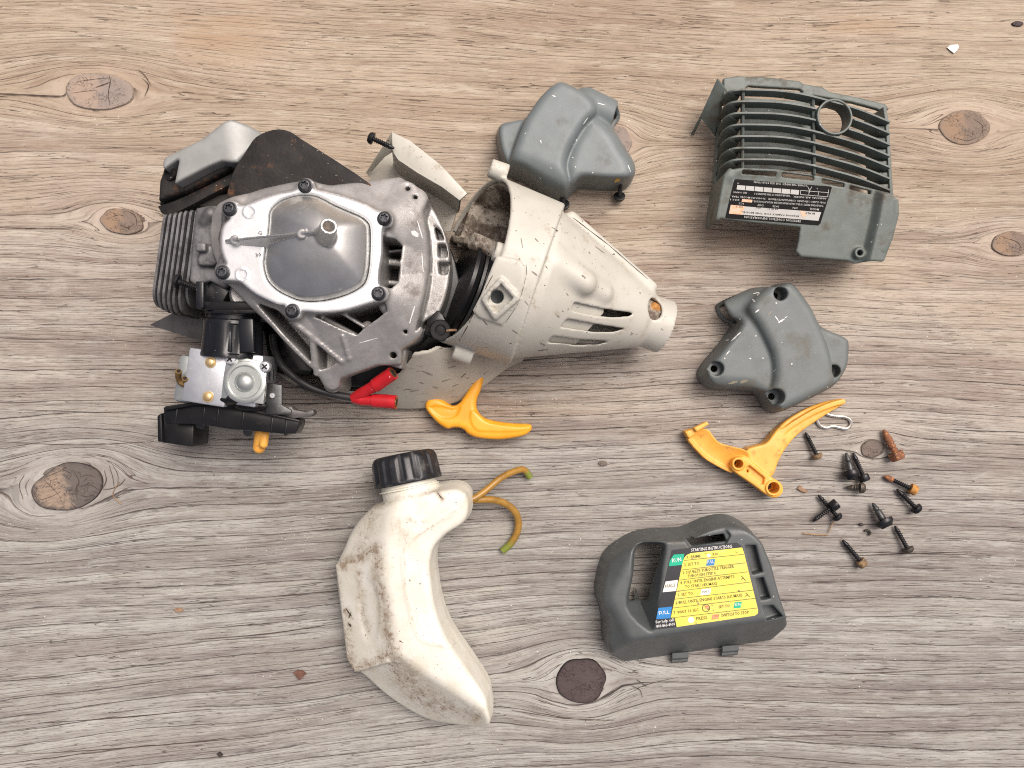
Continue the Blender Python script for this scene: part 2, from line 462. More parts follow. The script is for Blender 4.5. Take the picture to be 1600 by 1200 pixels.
    # late wood is mauve brown
    lw = t.math('MULTIPLY', late, t.ramp(patch2, 0.38, 0.60, 0.10, 1.0)); lw = t.math('MULTIPLY', lw, t.ramp(patch, 0.36, 0.60, 0.35, 1.0)); lw = t.math('MULTIPLY', lw, t.ramp(age, 0.0, 0.45, 0.45, 1.0))
    base = t.mix(t.math('MULTIPLY', lw, 0.74), base, t.mix(age_shadeN, (0.255, 0.19, 0.142), (0.175, 0.160, 0.154)))
    base = t.mix(t.math('MULTIPLY', late2, t.math('MULTIPLY', t.ramp(patch, 0.35, 0.6), 0.35)), base, t.mix(age_shadeN, (0.28, 0.19, 0.135), (0.22, 0.19, 0.175)))
    # bleached flakes
    bl = t.math('MULTIPLY', t.ramp(patch2, 0.48, 0.60), t.ramp(t.noise(gvec(2.4, 9.0, 60), 1.0, 3), 0.42, 0.55))
    bl = t.math('MULTIPLY', bl, t.ramp(ring, 0.75, 0.45))
    base = t.mix(t.math('MULTIPLY', bl, 0.42), base, t.mix(age_shadeN, (0.53, 0.47, 0.385), (0.44, 0.445, 0.42)))
    base = t.mix(t.math('MULTIPLY', t.ramp(fib, 0.45, 0.68), 0.30), base, t.mix(age_shadeN, (0.52, 0.445, 0.35), (0.42, 0.405, 0.375)))
    base = t.mix(t.math('MULTIPLY', t.ramp(fib, 0.52, 0.33), t.ramp(age, 0.1, 0.6, 0.36, 0.55)), base, t.mix(age_shadeN, (0.19, 0.122, 0.08), (0.145, 0.12, 0.105)))
    base = t.mix(t.math('MULTIPLY', t.ramp(fib2, 0.48, 0.30), t.ramp(age, 0.1, 0.6, 0.34, 0.5)), base, (0.13, 0.092, 0.07))
    # stains
    st = t.math('MULTIPLY', stn, t.ramp(t.noise(gvec(0.5, 4.0, 70), 1.0, 5, 0.7), 0.28, 0.52))
    base = t.mix(t.math('MULTIPLY', st, 0.75), base, t.mix(t.ramp(streak, 0.42, 0.55), (0.235, 0.155, 0.118), (0.355, 0.245, 0.155)))
    base = t.mix(t.math('MULTIPLY', hal, 0.20), base, t.mix(age_shadeN, (0.55, 0.44, 0.35), (0.47, 0.46, 0.43)))
    # grime specks
    P = t.pos()
    spk = t.ramp(t.noise(P, 620, 2, 0.5), 0.70, 0.74)
    spk = t.math('MULTIPLY', spk, t.ramp(t.noise(P, 40, 3), 0.45, 0.62))
    base = t.mix(t.math('MULTIPLY', spk, 0.7), base, (0.09, 0.055, 0.035))
    wsp = t.math('MULTIPLY', t.ramp(t.noise(P, 780, 1, 0.5), 0.745, 0.77), t.ramp(t.noise(P, 25, 3), 0.5, 0.6))
    base = t.mix(t.math('MULTIPLY', wsp, 0.8), base, (0.72, 0.70, 0.66))
    base = t.mix(t.math('MULTIPLY', fine, 0.85), base, (0.075, 0.05, 0.04))
    base = t.mix(t.math('MULTIPLY', hair, 0.9), base, (0.06, 0.042, 0.035))
    base = t.mix(t.math('MULTIPLY', crack, 0.92), base, (0.035, 0.027, 0.026))
    hgt = t.math('SUBTRACT', t.math('ADD', t.math('MULTIPLY', ring, 0.5), t.math('MULTIPLY', fib, 0.9)), t.math('ADD', t.math('MULTIPLY', crack, 1.3), t.math('ADD', t.math('MULTIPLY', fine, 0.6), t.math('MULTIPLY', hair, 0.6))))
    nrm = t.bump(hgt, 0.8, 0.0005)
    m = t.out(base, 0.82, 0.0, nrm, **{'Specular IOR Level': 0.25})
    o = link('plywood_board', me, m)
    tag(o, 'weathered grey brown plywood sheet everything lies on, with knots and split grain', 'board', kind='structure')
    return o
def knot_material(name, rim, mid, core, crackc, edge=0.9):
    t = NT(name); tc = t.n('TexCoord').outputs['Object']
    P = t.mapping(tc, (1 / S * 0.01,) * 3)
    r = t.attr('rad')
    n = t.noise(P, 9.0, 5, 0.65)
    rr = t.math('ADD', r, t.math('MULTIPLY', t.math('SUBTRACT', n, 0.5), 0.55))
    grain = t.noise(t.mapping(P, (4, 30, 1)), 1.0, 4, 0.65)
    side = t.n('SeparateXYZ'); t.put(side.inputs[0], P)
    c = t.mix(t.ramp(t.math('ADD', t.math('MULTIPLY', side.outputs[0], 1.6), n), 0.30, 0.62), core, mid)
    c = t.mix(t.math('MULTIPLY', t.ramp(grain, 0.4, 0.7), 0.45), c, rim)
    c = t.mix(t.ramp(rr, 0.74, 0.98), c, rim)
    vo = t.n('TexVoronoi', feature='DISTANCE_TO_EDGE'); nv = t.n('TexNoise'); t.put(nv.inputs['Vector'], P); nv.inputs['Scale'].default_value = 14; nv.inputs['Detail'].default_value = 3
    wv = t.n('VectorMath', operation='ADD'); t.put(wv.inputs[0], t.mapping(P, (4.2, 7.5, 1))); t.put(wv.inputs[1], nv.outputs['Color']); t.put(vo.inputs['Vector'], wv.outputs[0]); vo.inputs['Scale'].default_value = 2.6
    ck = t.math('MULTIPLY', t.math('SUBTRACT', 1.0, t.ramp(vo.outputs['Distance'], 0.0, 0.035)), t.ramp(t.noise(P, 5.0, 2), 0.46, 0.58))
    c = t.mix(t.math('MULTIPLY', ck, 0.9), c, crackc)
    c = t.mix(t.math('MULTIPLY', t.ramp(t.math('ADD', r, t.math('MULTIPLY', t.math('SUBTRACT', n, 0.5), 0.06)), 0.93, 0.985), edge), c, crackc)
    nrm = t.bump(t.math('SUBTRACT', t.math('ADD', grain, n), t.math('MULTIPLY', ck, 2.0)), 0.7, 0.0004)
    return t.out(c, 0.8, 0, nrm, **{'Specular IOR Level': 0.25})
board = build_board()
KM = {'pale': knot_material('knot_pale', (0.30, 0.245, 0.205), (0.27, 0.225, 0.20), (0.36, 0.275, 0.215), (0.11, 0.08, 0.06), 0.45),
      'brown': knot_material('knot_brown', (0.24, 0.185, 0.145), (0.20, 0.155, 0.125), (0.285, 0.195, 0.130), (0.09, 0.065, 0.05), 0.5),
      'dark': knot_material('knot_dark', (0.105, 0.09, 0.082), (0.125, 0.11, 0.10), (0.295, 0.225, 0.17), (0.025, 0.02, 0.018), 0.9),
      'plug': knot_material('knot_plug', (0.060, 0.045, 0.043), (0.082, 0.064, 0.064), (0.075, 0.057, 0.057), (0.015, 0.012, 0.012), 0.95),
      'small': knot_material('knot_small', (0.12, 0.095, 0.08), (0.165, 0.135, 0.115), (0.18, 0.145, 0.12), (0.06, 0.045, 0.035), 0.6)}
for (kx, ky, a, b, ang, look) in KNOTS:
    rng = random.Random(int(kx)); n, rings = 40, 8
    amp = [(k, rng.uniform(-1, 1) * 0.05 / (k ** 0.5), rng.uniform(0, 6.28)) for k in range(2, 8)]
    V, F, rad = [(0, 0, 0)], [], [0.0]
    for j in range(1, rings + 1):
        f = [0.2, 0.4, 0.58, 0.72, 0.84, 0.92, 0.97, 1.0][j - 1]
        for k in range(n):
            th = 2 * math.pi * k / n; rr = f * (1 + sum(A * math.cos(q * th + p) for q, A, p in amp) * f)
            V.append((a * rr * math.cos(th), b * rr * math.sin(th), (-0.5 if j < rings else -4.0))); rad.append(f)
    for k in range(n): F.append((0, 1 + k, 1 + (k + 1) % n))
    for j in range(rings - 1):
        for k in range(n):
            p, q = 1 + j * n + k, 1 + j * n + (k + 1) % n
            F.append((p, p + n, q + n, q))
    me = mesh_of(V, F)
    at = me.attributes.new('rad', 'FLOAT', 'POINT'); at.data.foreach_set('value', rad)
    o = link('knot', me, KM[look]); o.parent = board
    p = W(kx, ky); o.location = (p[0] * S, p[1] * S, 0.0006); o.rotation_euler = (0, 0, R(ang))

# splits in the board and across its knots: thin dark wedges let into the surface
M_crack = surf('split_shadowed_grain', (0.045, 0.032, 0.026), (0.075, 0.052, 0.040), rough=0.9, bump=0)
def crack(pts, wd, z=0.1):
    P = smooth_open([W(x, y, 0)[:2] for x, y in pts], 4); n = len(P); rng = random.Random(int(pts[0][0] * 7 + pts[0][1])); V, F = [], []
    for i, p in enumerate(P):
        t_ = P[min(i + 1, n - 1)] - P[max(i - 1, 0)]; nn = np.array((-t_[1], t_[0])) / (np.hypot(*t_) + 1e-6)
        h_ = wd * 0.5 * math.sin(math.pi * (i + 0.6) / (n + 0.2)) ** 0.6 * rng.uniform(0.55, 1.25)
        V += [(p[0] + nn[0] * h_, p[1] + nn[1] * h_, z), (p[0] - nn[0] * h_, p[1] - nn[1] * h_, z)]
    for i in range(n - 1): F.append((2 * i, 2 * i + 1, 2 * i + 3, 2 * i + 2))
    o = link('crack', mesh_of(V, F), M_crack); o.parent = board
for pts, wd in (([(-40, 145), (20, 147), (60, 149), (96, 150), (104, 144)], 2.0), ([(104, 144), (110, 155), (122, 163), (136, 167)], 1.4), ([(140, 166), (146, 172), (155, 173)], 1.2), ([(8, 356), (60, 357), (112, 357)], 1.3),
                ([(222, 122), (232, 133), (226, 150)], 1.3), ([(216, 108), (228, 120), (236, 134)], 1.1), ([(161, 765), (175, 763), (188, 757), (196, 748)], 1.4), ([(163, 735), (166, 750), (160, 764)], 1.5), ([(170, 726), (176, 745), (178, 760)], 0.9), ([(176, 726), (184, 742), (184, 756)], 0.9),
                ([(46, 748), (40, 760), (44, 776)], 0.9), ([(38, 742), (30, 758), (36, 780)], 0.9), ([(300, 1000), (420, 990), (540, 972)], 1.6), ([(60, 1130), (180, 1122), (330, 1108)], 1.6), ([(10, 1180), (150, 1172), (300, 1160), (420, 1150)], 1.5),
                ([(1340, 868), (1420, 865), (1520, 862)], 1.5), ([(1240, 912), (1340, 908), (1400, 905)], 1.3), ([(1300, 1054), (1400, 1050), (1480, 1045)], 1.4), ([(800, 1110), (880, 1122), (960, 1126)], 1.4), ([(1100, 1158), (1260, 1150), (1400, 1148)], 1.3),
                ([(700, 905), (800, 898), (900, 890)], 1.2), ([(980, 1085), (1010, 1070), (1060, 1058)], 1.0), ([(988, 1072), (1000, 1078), (1004, 1090)], 1.2), ([(995, 1062), (1010, 1072)], 1.2), ([(0, 690), (120, 695), (240, 690)], 1.0), ([(30, 640), (160, 644), (230, 640)], 1.0)):
    crack(pts, wd)
for pts, wd in (([(171, 118), (173, 128), (170, 145), (172, 166)], 1.4), ([(150, 137), (162, 133), (172, 129)], 2.2), ([(134, 121), (138, 126)], 1.0), ([(120, 128), (150, 124), (176, 122)], 0.8), ([(112, 146), (135, 143), (160, 141)], 0.8),
                ([(200, 330), (212, 338), (214, 352)], 1.4), ([(188, 352), (200, 356), (210, 350)], 1.4), ([(174, 340), (186, 336), (196, 338)], 0.9), ([(118, 740), (124, 752), (119, 766), (122, 782)], 1.8), ([(98, 733), (112, 741), (106, 750)], 1.3), ([(124, 745), (138, 742), (150, 746)], 1.2), ([(126, 760), (142, 758), (156, 766)], 1.2),
                ([(122, 772), (136, 776), (148, 772)], 1.2), ([(72, 752), (84, 764), (96, 778)], 0.9), ([(60, 782), (80, 776), (96, 768)], 0.9), ([(70, 746), (90, 738), (104, 730)], 1.0), ([(112, 786), (118, 792), (132, 794)], 1.2), ([(904, 1070), (908, 1082), (906, 1094)], 1.0), ([(886, 1084), (896, 1088)], 1.0),
                ([(1520, 186), (1534, 196), (1534, 210)], 1.2), ([(1490, 215), (1510, 220), (1524, 216)], 1.0), ([(1570, 372), (1588, 378), (1596, 388)], 1.2)):
    crack(pts, wd, 1.25)
# ---------------- materials ----------------
M = {}
M['grey_top'] = surf('grey_green_plastic_pale', (0.150, 0.176, 0.182), (0.135, 0.159, 0.163), rough=0.46, bump=0.25, bump_scale=2600, fleck=(0.62, 0.62, 0.58), fleck_thr=0.765, fleck_scale=330, dirt=(0.14, 0.125, 0.10), dirt_amt=0.25, dirt_scale=45)
M['grey_side'] = surf('grey_green_plastic', (0.124, 0.143, 0.143), (0.106, 0.122, 0.120), rough=0.5, bump=0.3, bump_scale=2600, fleck=(0.62, 0.62, 0.58), fleck_thr=0.76, fleck_scale=300, dirt=(0.135, 0.12, 0.085), dirt_amt=0.5, dirt_scale=45)
M['grey_grille'] = surf('grey_green_grille_plastic', (0.122, 0.146, 0.134), (0.098, 0.117, 0.106), rough=0.48, bump=0.3, bump_scale=2600, fleck=(0.55, 0.53, 0.48), fleck_thr=0.765, fleck_scale=320, dirt=(0.085, 0.066, 0.045), dirt_amt=0.55, dirt_scale=70)
M['grey_dark'] = surf('dark_grey_plastic', (0.082, 0.093, 0.094), (0.070, 0.079, 0.079), rough=0.38, bump=0.35, bump_scale=2600, fleck=(0.55, 0.56, 0.55), fleck_thr=0.77, fleck_scale=320, dirt=(0.085, 0.075, 0.058), dirt_amt=0.3, dirt_scale=50)
M['black'] = surf('black_plastic', (0.008, 0.0085, 0.0095), (0.012, 0.012, 0.013), rough=0.27, bump=0.1, spec=0.28, dirt=(0.03, 0.027, 0.024), dirt_amt=0.15, dirt_scale=120)
M['black_matt'] = surf('soot_shade_black', (0.016, 0.015, 0.014), (0.028, 0.024, 0.021), rough=0.7, bump=0.4)  # soot on the exhaust flange, painted shade in the crankcase pockets
M['hole'] = surf('dark_hole', (0.010, 0.009, 0.008), rough=0.9, bump=0)
M['cap'] = surf('cap_plastic', (0.012, 0.013, 0.016), (0.018, 0.019, 0.022), rough=0.36, bump=0.2, dirt=(0.10, 0.095, 0.085), dirt_amt=0.35, dirt_scale=90)
M['yellow'] = surf('yellow_orange_plastic', (0.80, 0.345, 0.020), (0.86, 0.40, 0.028), rough=0.36, bump=0.1, dirt=(0.40, 0.17, 0.03), dirt_amt=0.12, dirt_scale=110)
M['yellow_worn'] = surf('yellow_orange_plastic_dirty', (0.84, 0.42, 0.075), (0.78, 0.365, 0.05), rough=0.42, bump=0.15, dirt=(0.36, 0.15, 0.035), dirt_amt=0.36, dirt_scale=150)
M['screw'] = surf('black_oxide_steel', (0.018, 0.018, 0.020), (0.030, 0.030, 0.032), rough=0.36, metal=0.55, bump=0.25, dirt=(0.055, 0.045, 0.038), dirt_amt=0.3, dirt_scale=300)
M['screw_grey'] = surf('grey_steel', (0.10, 0.105, 0.105), (0.055, 0.055, 0.055), rough=0.4, metal=0.7, bump=0.25)
M['screw_brown'] = surf('dirty_brown_steel', (0.10, 0.082, 0.062), (0.045, 0.040, 0.034), rough=0.55, metal=0.4, bump=0.4, mottle=500)
M['rust'] = surf('rust', (0.26, 0.105, 0.045), (0.155, 0.070, 0.045), rough=0.85, bump=0.9, bump_scale=1400, mottle=420, fleck=(0.42, 0.19, 0.07), fleck_thr=0.6, fleck_scale=700)
M['rust_ochre'] = surf('ochre_rust', (0.50, 0.25, 0.055), (0.30, 0.13, 0.04), rough=0.8, bump=0.5, mottle=500)
M['rust_pale'] = surf('pale_rust', (0.30, 0.19, 0.09), (0.10, 0.07, 0.045), rough=0.75, bump=0.5, mottle=600)
M['wire'] = surf('bright_steel_wire', (0.72, 0.72, 0.70), (0.52, 0.47, 0.40), rough=0.3, metal=0.85, bump=0.1, mottle=220)
M['label_black'] = surf('label_black', (0.022, 0.024, 0.030), rough=0.38, bump=0, fleck=(0.5, 0.5, 0.5), fleck_thr=0.78, fleck_scale=500)
M['label_gloss'] = surf('label_gloss_black', (0.003, 0.003, 0.0032), (0.004, 0.004, 0.004), rough=0.45, bump=0, spec=0.12)
M['label_yellow'] = surf('label_yellow', (0.76, 0.645, 0.095), (0.70, 0.60, 0.13), rough=0.42, bump=0, wear=(0.80, 0.76, 0.45), wear_thr=0.64, wear_scale=60, fleck=(0.35, 0.30, 0.12), fleck_thr=0.73, fleck_scale=260)
M['ink'] = surf('label_ink', (0.10, 0.095, 0.03), (0.17, 0.155, 0.04), rough=0.5, bump=0, mottle=700)
M['white_ink'] = surf('label_white', (0.80, 0.80, 0.78), (0.70, 0.70, 0.68), rough=0.45, bump=0)
M['label_white_off'] = surf('label_off_white', (0.78, 0.78, 0.76), (0.66, 0.66, 0.63), rough=0.45, bump=0)
M['label_green'] = surf('label_green', (0.0, 0.42, 0.25), (0.0, 0.38, 0.22), rough=0.42, bump=0)
M['label_blue'] = surf('label_blue', (0.02, 0.20, 0.50), (0.02, 0.18, 0.45), rough=0.42, bump=0)
M['label_red'] = surf('label_red', (0.62, 0.16, 0.07), (0.75, 0.35, 0.18), rough=0.45, bump=0, mottle=900)
M['label_silver'] = surf('label_silver', (0.42, 0.42, 0.40), (0.36, 0.36, 0.34), rough=0.45, metal=0.1, bump=0)
M['label_orange'] = surf('label_orange', (0.70, 0.36, 0.20), (0.60, 0.45, 0.33), rough=0.45, bump=0, mottle=500)
def tank_mat():
    t = NT('milky_fuel_tank_plastic'); P = t.pos(); d = t.attr('dirt')
    n = t.noise(P, 70, 4, 0.6); n2 = t.noise(P, 520, 3, 0.7); n3 = t.noise(t.mapping(P, (1, 1, 1)), 180, 5, 0.7)
    c = t.mix(t.ramp(n, 0.35, 0.65), (0.71, 0.70, 0.625), (0.65, 0.63, 0.535))
    a = t.math('MULTIPLY', t.math('POWER', d, 1.35), t.ramp(n3, 0.32, 0.66, 0.14, 0.95)); a = t.math('ADD', a, t.math('MULTIPLY', t.math('MULTIPLY', d, t.ramp(n2, 0.52, 0.64)), 0.75), clamp=True)
    c = t.mix(t.math('MULTIPLY', t.ramp(t.noise(P, 40, 5, 0.7), 0.52, 0.72), 0.25), c, (0.55, 0.48, 0.33))
    c = t.mix(t.math('MULTIPLY', a, 0.88), c, (0.215, 0.135, 0.075))
    sp = t.ramp(t.noise(P, 900, 1, 0.5), 0.735, 0.76); c = t.mix(t.math('MULTIPLY', sp, 0.8), c, (0.16, 0.09, 0.05))
    r = t.math('ADD', 0.40, t.math('MULTIPLY', a, 0.4), clamp=True)
    nr = t.bump(t.noise(P, 700, 3, 0.6), 0.12, 0.0003)
    return t.out(c, r, 0, nr, **{'Specular IOR Level': 0.5})
M['tank'] = tank_mat()
def hose_mat():
    t = NT('fuel_hose'); P = t.pos(); g = t.attr('tip')
    n = t.noise(P, 160, 4)
    c = t.mix(t.ramp(n, 0.35, 0.65), (0.34, 0.185, 0.035), (0.25, 0.135, 0.026)); c = t.mix(g, c, (0.17, 0.21, 0.035))
    return t.out(c, 0.28, 0, None, **{'Specular IOR Level': 0.5})
M['hose'] = hose_mat()

# ---------------- flat print ----------------
def text_pieces(items, h):
    """items: (string, start px, end px, cap height px); baseline runs start -> end on the plane h(px,py) -> V, F"""
    V, F = [], []
    hf = h if callable(h) else (lambda x, y: h)
    for (s, p0, p1, cap) in items:
        cu = bpy.data.curves.new('t', 'FONT'); cu.body = s; cu.size = 1.0; cu.resolution_u = 1; cu.offset = 0.008
        o = bpy.data.objects.new('t', cu); col.objects.link(o)
        bpy.context.view_layer.update()
        me = bpy.data.meshes.new_from_object(o.evaluated_get(bpy.context.evaluated_depsgraph_get()))
        n = len(me.vertices); co = np.empty(n * 3, np.float32); me.vertices.foreach_get('co', co); co = co.reshape(-1, 3)
        fs = [tuple(p.vertices) for p in me.polygons]
        bpy.data.objects.remove(o); bpy.data.curves.remove(cu); bpy.data.meshes.remove(me)
        if not n: continue
        wd = co[:, 0].max(); d = np.array(p1, float) - np.array(p0, float); up = np.array((d[1], -d[0])); up /= np.hypot(*up)
        b = len(V)
        for x, y, _ in co:
            q = np.array(p0, float) + d * (x / wd) + up * (y / 0.70 * cap)
            V.append(W(q[0], q[1], hf(q[0], q[1])))
        F += [tuple(i + b for i in f) for f in fs]
    return V, F
def print_mesh(name, items, h, m, parent):
    for it in items:
        V, F = text_pieces([it], h); link(name, mesh_of(V, F), m, parent, smooth=False)
def patch(name, polys, h, m, parent):
    """flat printed shapes given by photo px outlines"""
    hf = h if callable(h) else (lambda x, y: h); o = None
    for p in polys:
        V = [W(x, y, hf(x, y)) for x, y in p]
        a = sum(p[i - 1][0] * p[i][1] - p[i][0] * p[i - 1][1] for i in range(len(p)))
        f = list(range(len(p))); o = link(name, mesh_of(V, [f if a < 0 else f[::-1]]), m, parent, smooth=False)
    return o
def strip(p, q, wd):
    p, q = np.array(p, float), np.array(q, float); d = q - p; n = np.array((-d[1], d[0])) / np.hypot(*d) * wd / 2
    return [tuple(p + n), tuple(q + n), tuple(q - n), tuple(p - n)]
def ring_pts(c, r, n=20, ry=None): return [(c[0] + r * math.cos(2 * math.pi * k / n), c[1] + (ry or r) * math.sin(2 * math.pi * k / n)) for k in range(n)]
def bounds(pts, pad=6):
    a = np.array(pts); return a[:, 0].min() - pad, a[:, 0].max() + pad, a[:, 1].min() - pad, a[:, 1].max() + pad
# ---------------- dark air filter cover with the instruction label ----------------
def build_filter_cover():
    zt = 74.0
    t = thing('air_filter_cover', 'dark grey air filter cover with yellow starting instructions label', 'cover', W(1080, 930))
    base = W2(smooth_closed([(939, 868), (948, 855), (965, 842), (990, 829), (1020, 824), (1062, 822), (1095, 808), (1128, 802), (1154, 812), (1173, 829), (1181, 846), (1189, 866), (1198, 900), (1210, 938),
             (1220, 965), (1213, 986), (1200, 1011), (1178, 1018), (1117, 1026), (1069, 1033), (992, 1040), (972, 1032), (951, 1014), (940, 993), (938, 966), (935, 947), (928, 922), (931, 896)], 3), 0)
    x0, x1, y0, y1 = bounds(base); g = G((x0, y0, -2), (x1, y1, zt + 6), 1.6)
    d = g.poly(base)
    zz = g.z
    # drafted wall, wide chamfers on the near side, the left and the far side
    wall = d + 0.10 * zz
    lft = d * 0.72 + (zz - 30) * 0.70 * 0.62
    s_low = g.side(W2([(980, 1001)], zt)[0], W2([(1212, 967)], zt)[0])       # positive towards the label
    low = (zz - zt) * 0.62 - s_low * 0.80
    s_cor = g.side(W2([(950, 930)], zt)[0], W2([(985, 1001)], zt)[0])
    cor = (zz - zt) * 0.60 - s_cor * 0.55
    s_l = g.side(W2([(1003, 838)], zt)[0], W2([(952, 935)], zt)[0])
    lf = (zz - zt) * 0.66 - s_l * 0.62
    s_t = g.side(W2([(1175, 826)], zt)[0], W2([(985, 850)], zt)[0])
    tp = (zz - zt) * 0.66 - s_t * 0.62
    top = (zz - zt) * np.ones_like(d)
    f = smax(wall, top, 5)
    for q in (low, cor, lf, tp): f = smax(f, q, 5)
    # hand opening, sunk with sloping sides
    rec = g.poly(W2(smooth_closed([(993, 849), (1034, 847), (1041, 858), (1036, 890), (1024, 978), (1008, 982), (979, 948), (986, 900)], 3), zt))
    f = smax(f, -(rec + (zt - zz) * 0.42), 3)
    slot = g.poly(W2([(1063, 832), (1130, 822), (1142, 837), (1134, 851), (1078, 856)], zt))
    f = smax(f, -np.maximum(slot, (zt - 5 - zz)), 2)
    # clip notches on the right
    nmin = None
    for p in ([(1165, 853), (1181, 852), (1192, 894), (1176, 898)], [(1181, 905), (1193, 902), (1204, 935), (1190, 938)], [(1192, 948), (1208, 946), (1224, 964), (1200, 972)]):
        n = g.poly(W2(p, zt)); nmin = n if nmin is None else np.minimum(nmin, n); f = smax(f, -np.maximum(n, (58 - zz)), 2.0)
    # hollow it, then cut the openings right through
    inner = np.maximum(np.maximum(d + 5 + 0.1 * zz, zz - zt + 15), f + 4.5)
    inner = np.maximum(inner, 6 - nmin)
    f = np.maximum(f, -inner)
    hole = g.poly(W2(smooth_closed([(996, 856), (1031, 853), (1034, 860), (1024, 900), (1014, 943), (1000, 945), (984, 938), (990, 895)], 3), zt - 14))
    f = smax(f, -(hole + np.maximum(0, 20 - zz)), 1.5)
    h2 = g.poly(W2([(1073, 843), (1131, 834), (1135, 846), (1081, 853)], zt - 5)); f = np.maximum(f, -(h2 + np.maximum(0, 20 - zz)))
    f = np.maximum(f, -zz)
    g.build(f, 'cover_shell', M['grey_dark'], t)
    for (cx, cy) in ((1062, 1027), (1140, 1016)):
        a = W(cx, cy, 10); mb = MB()
        prof = [(0, 16), (-8, 16), (-12, 11), (-15, 11), (-19, 5), (-19, 2), (-16, 2), (-13, 7), (-9, 8), (-6, 12), (0, 12)]
        r = math.radians(5)
        rings = []
        for sx in (-12.5, 12.5):
            rings.append([mb.bm.verts.new((a[0] + sx * math.cos(r) - dy * math.sin(r) * 0.3, a[1] + dy + 9 + sx * math.sin(r), z)) for dy, z in prof])
        n = len(prof)
        for i in range(n): mb.bm.faces.new((rings[0][i], rings[0][(i + 1) % n], rings[1][(i + 1) % n], rings[1][i]))
        mb.bm.faces.new(rings[0][::-1]); mb.bm.faces.new(rings[1])
        bmesh.ops.recalc_face_normals(mb.bm, faces=mb.bm.faces[:])
        mb.build('clip', M['grey_dark'], t)
    # label
    c = lambda pts: [(1010 + x / 7.5, 840 + y / 7.5) for x, y in pts]
    L = patch('instruction_label', [c([(300, 145), (525, 118), (1060, 58), (1130, 108), (1310, 850), (1305, 890), (1270, 915), (350, 1050), (85, 1078), (112, 955)])], zt + 0.5, M['label_black'], t)
    patch('yellow_field', [c([(430, 270), (445, 235), (470, 205), (520, 182), (1122, 115), (1145, 180), (1310, 850), (1305, 890), (1270, 915), (355, 1048), (335, 945), (285, 945)])], zt + 0.75, M['label_yellow'], L)
    lines = [((440, 268), (1145, 195)), ((410, 380), (1165, 295)), ((385, 498), (1195, 400)), ((355, 630), (1225, 520)), ((330, 722), (1255, 615)), ((310, 825), (1275, 712)), ((285, 942), (1300, 825))]
    patch('rule_line', [c(strip(p, q, 7)) for p, q in lines], zt + 1.0, M['ink'], L)
    patch('green_tab', [c([(320, 200), (445, 190), (420, 320), (262, 335), (275, 270)]), c([(1035, 758), (1120, 750), (1105, 822), (1020, 828)])], zt + 1.0, M['label_green'], L)
    patch('white_tab', [c([(225, 515), (370, 495), (350, 625), (190, 640)]), c([(645, 605), (760, 595), (745, 665), (632, 675)]), c(ring_pts((525, 965), 36, 14)), c([(705, 205), (735, 188), (757, 210), (735, 232), (715, 225)])], zt + 1.0, M['label_white_off'], L)
    patch('blue_tab', [c([(140, 825), (300, 808), (280, 945), (115, 955)]), c([(715, 258), (805, 250), (795, 325), (700, 330)])], zt + 1.0, M['label_blue'], L)
    o_ring = [c([p, q, r, s_]) for p, q, r, s_ in zip(ring_pts((700, 825), 47), ring_pts((700, 825), 47)[1:] + ring_pts((700, 825), 47)[:1], ring_pts((700, 825), 38)[1:] + ring_pts((700, 825), 38)[:1], ring_pts((700, 825), 38))]
    patch('red_symbol', [c([(770, 905), (855, 895), (845, 950), (765, 960)]), c([(680, 795), (735, 800), (725, 845), (690, 830)])], zt + 1.0, M['label_red'], L)
    sym = o_ring + [c(strip((1115, 450), (1150, 490), 8)), c(strip((1140, 470), (1112, 490), 8)), c(strip((1150, 488), (1165, 505), 7)), c(strip((1165, 645), (1195, 680), 8)), c(strip((1190, 668), (1155, 690), 8)), c(strip((1195, 680), (1215, 697), 7)),
                    c(strip((690, 178), (705, 192), 5)), c(strip((1040, 165), (1072, 182), 5)), c(strip((765, 785), (775, 800), 6)), c(strip((780, 845), (792, 855), 6)), c([(1072, 620), (1090, 615), (1098, 632), (1075, 635)]), c(strip((715, 835), (742, 842), 14))]
    patch('symbol', sym, zt + 1.25, M['ink'], L)
    T = lambda lst: [(s, c([a])[0], c([b])[0], k / 7.5) for s, a, b, k in lst]
    print_mesh('lettering', T([("1. PRIME", (475, 246), (640, 230), 32), ("X10", (775, 212), (840, 205), 32), ("2. SET TO", (445, 335), (625, 316), 34),
        ("3. SQUEEZE THROTTLE TRIGGER", (425, 430), (1030, 353), 36), ("THROUGH STEP 6", (485, 470), (815, 428), 34), ("4. PULL UNTIL ENGINE ATTEMPTS", (400, 548), (1035, 473), 36),
        ("TO START (4X MAX)", (455, 592), (830, 552), 34), ("5. SET TO", (370, 690), (550, 668), 34), ("6. PULL UNTIL ENGINE STARTS (6X MAX)", (345, 785), (1125, 690), 36),
        ("7. WAIT 10 SEC", (320, 898), (615, 864), 36), ("SET TO", (850, 830), (980, 813), 34), ("PRESS", (585, 970), (715, 954), 38), ("SWITCH TO STOP", (880, 930), (1205, 890), 36),
        ("HALF", (222, 590), (345, 575), 38), ("HALF", (655, 648), (735, 640), 24)]), zt + 1.3, M['ink'], L)
    print_mesh('white_lettering', T([("STARTING INSTRUCTIONS", (525, 165), (1005, 118), 36), ("RUN", (300, 292), (410, 276), 46), ("FULL", (145, 908), (270, 890), 42), ("FULL", (710, 305), (792, 297), 36), ("RUN", (1037, 805), (1103, 797), 34),
        ("For help call:", (110, 1008), (328, 976), 34), ("800-860-4000", (118, 1057), (336, 1028), 34)]), zt + 1.35, M['white_ink'], L)
    return t
build_filter_cover()
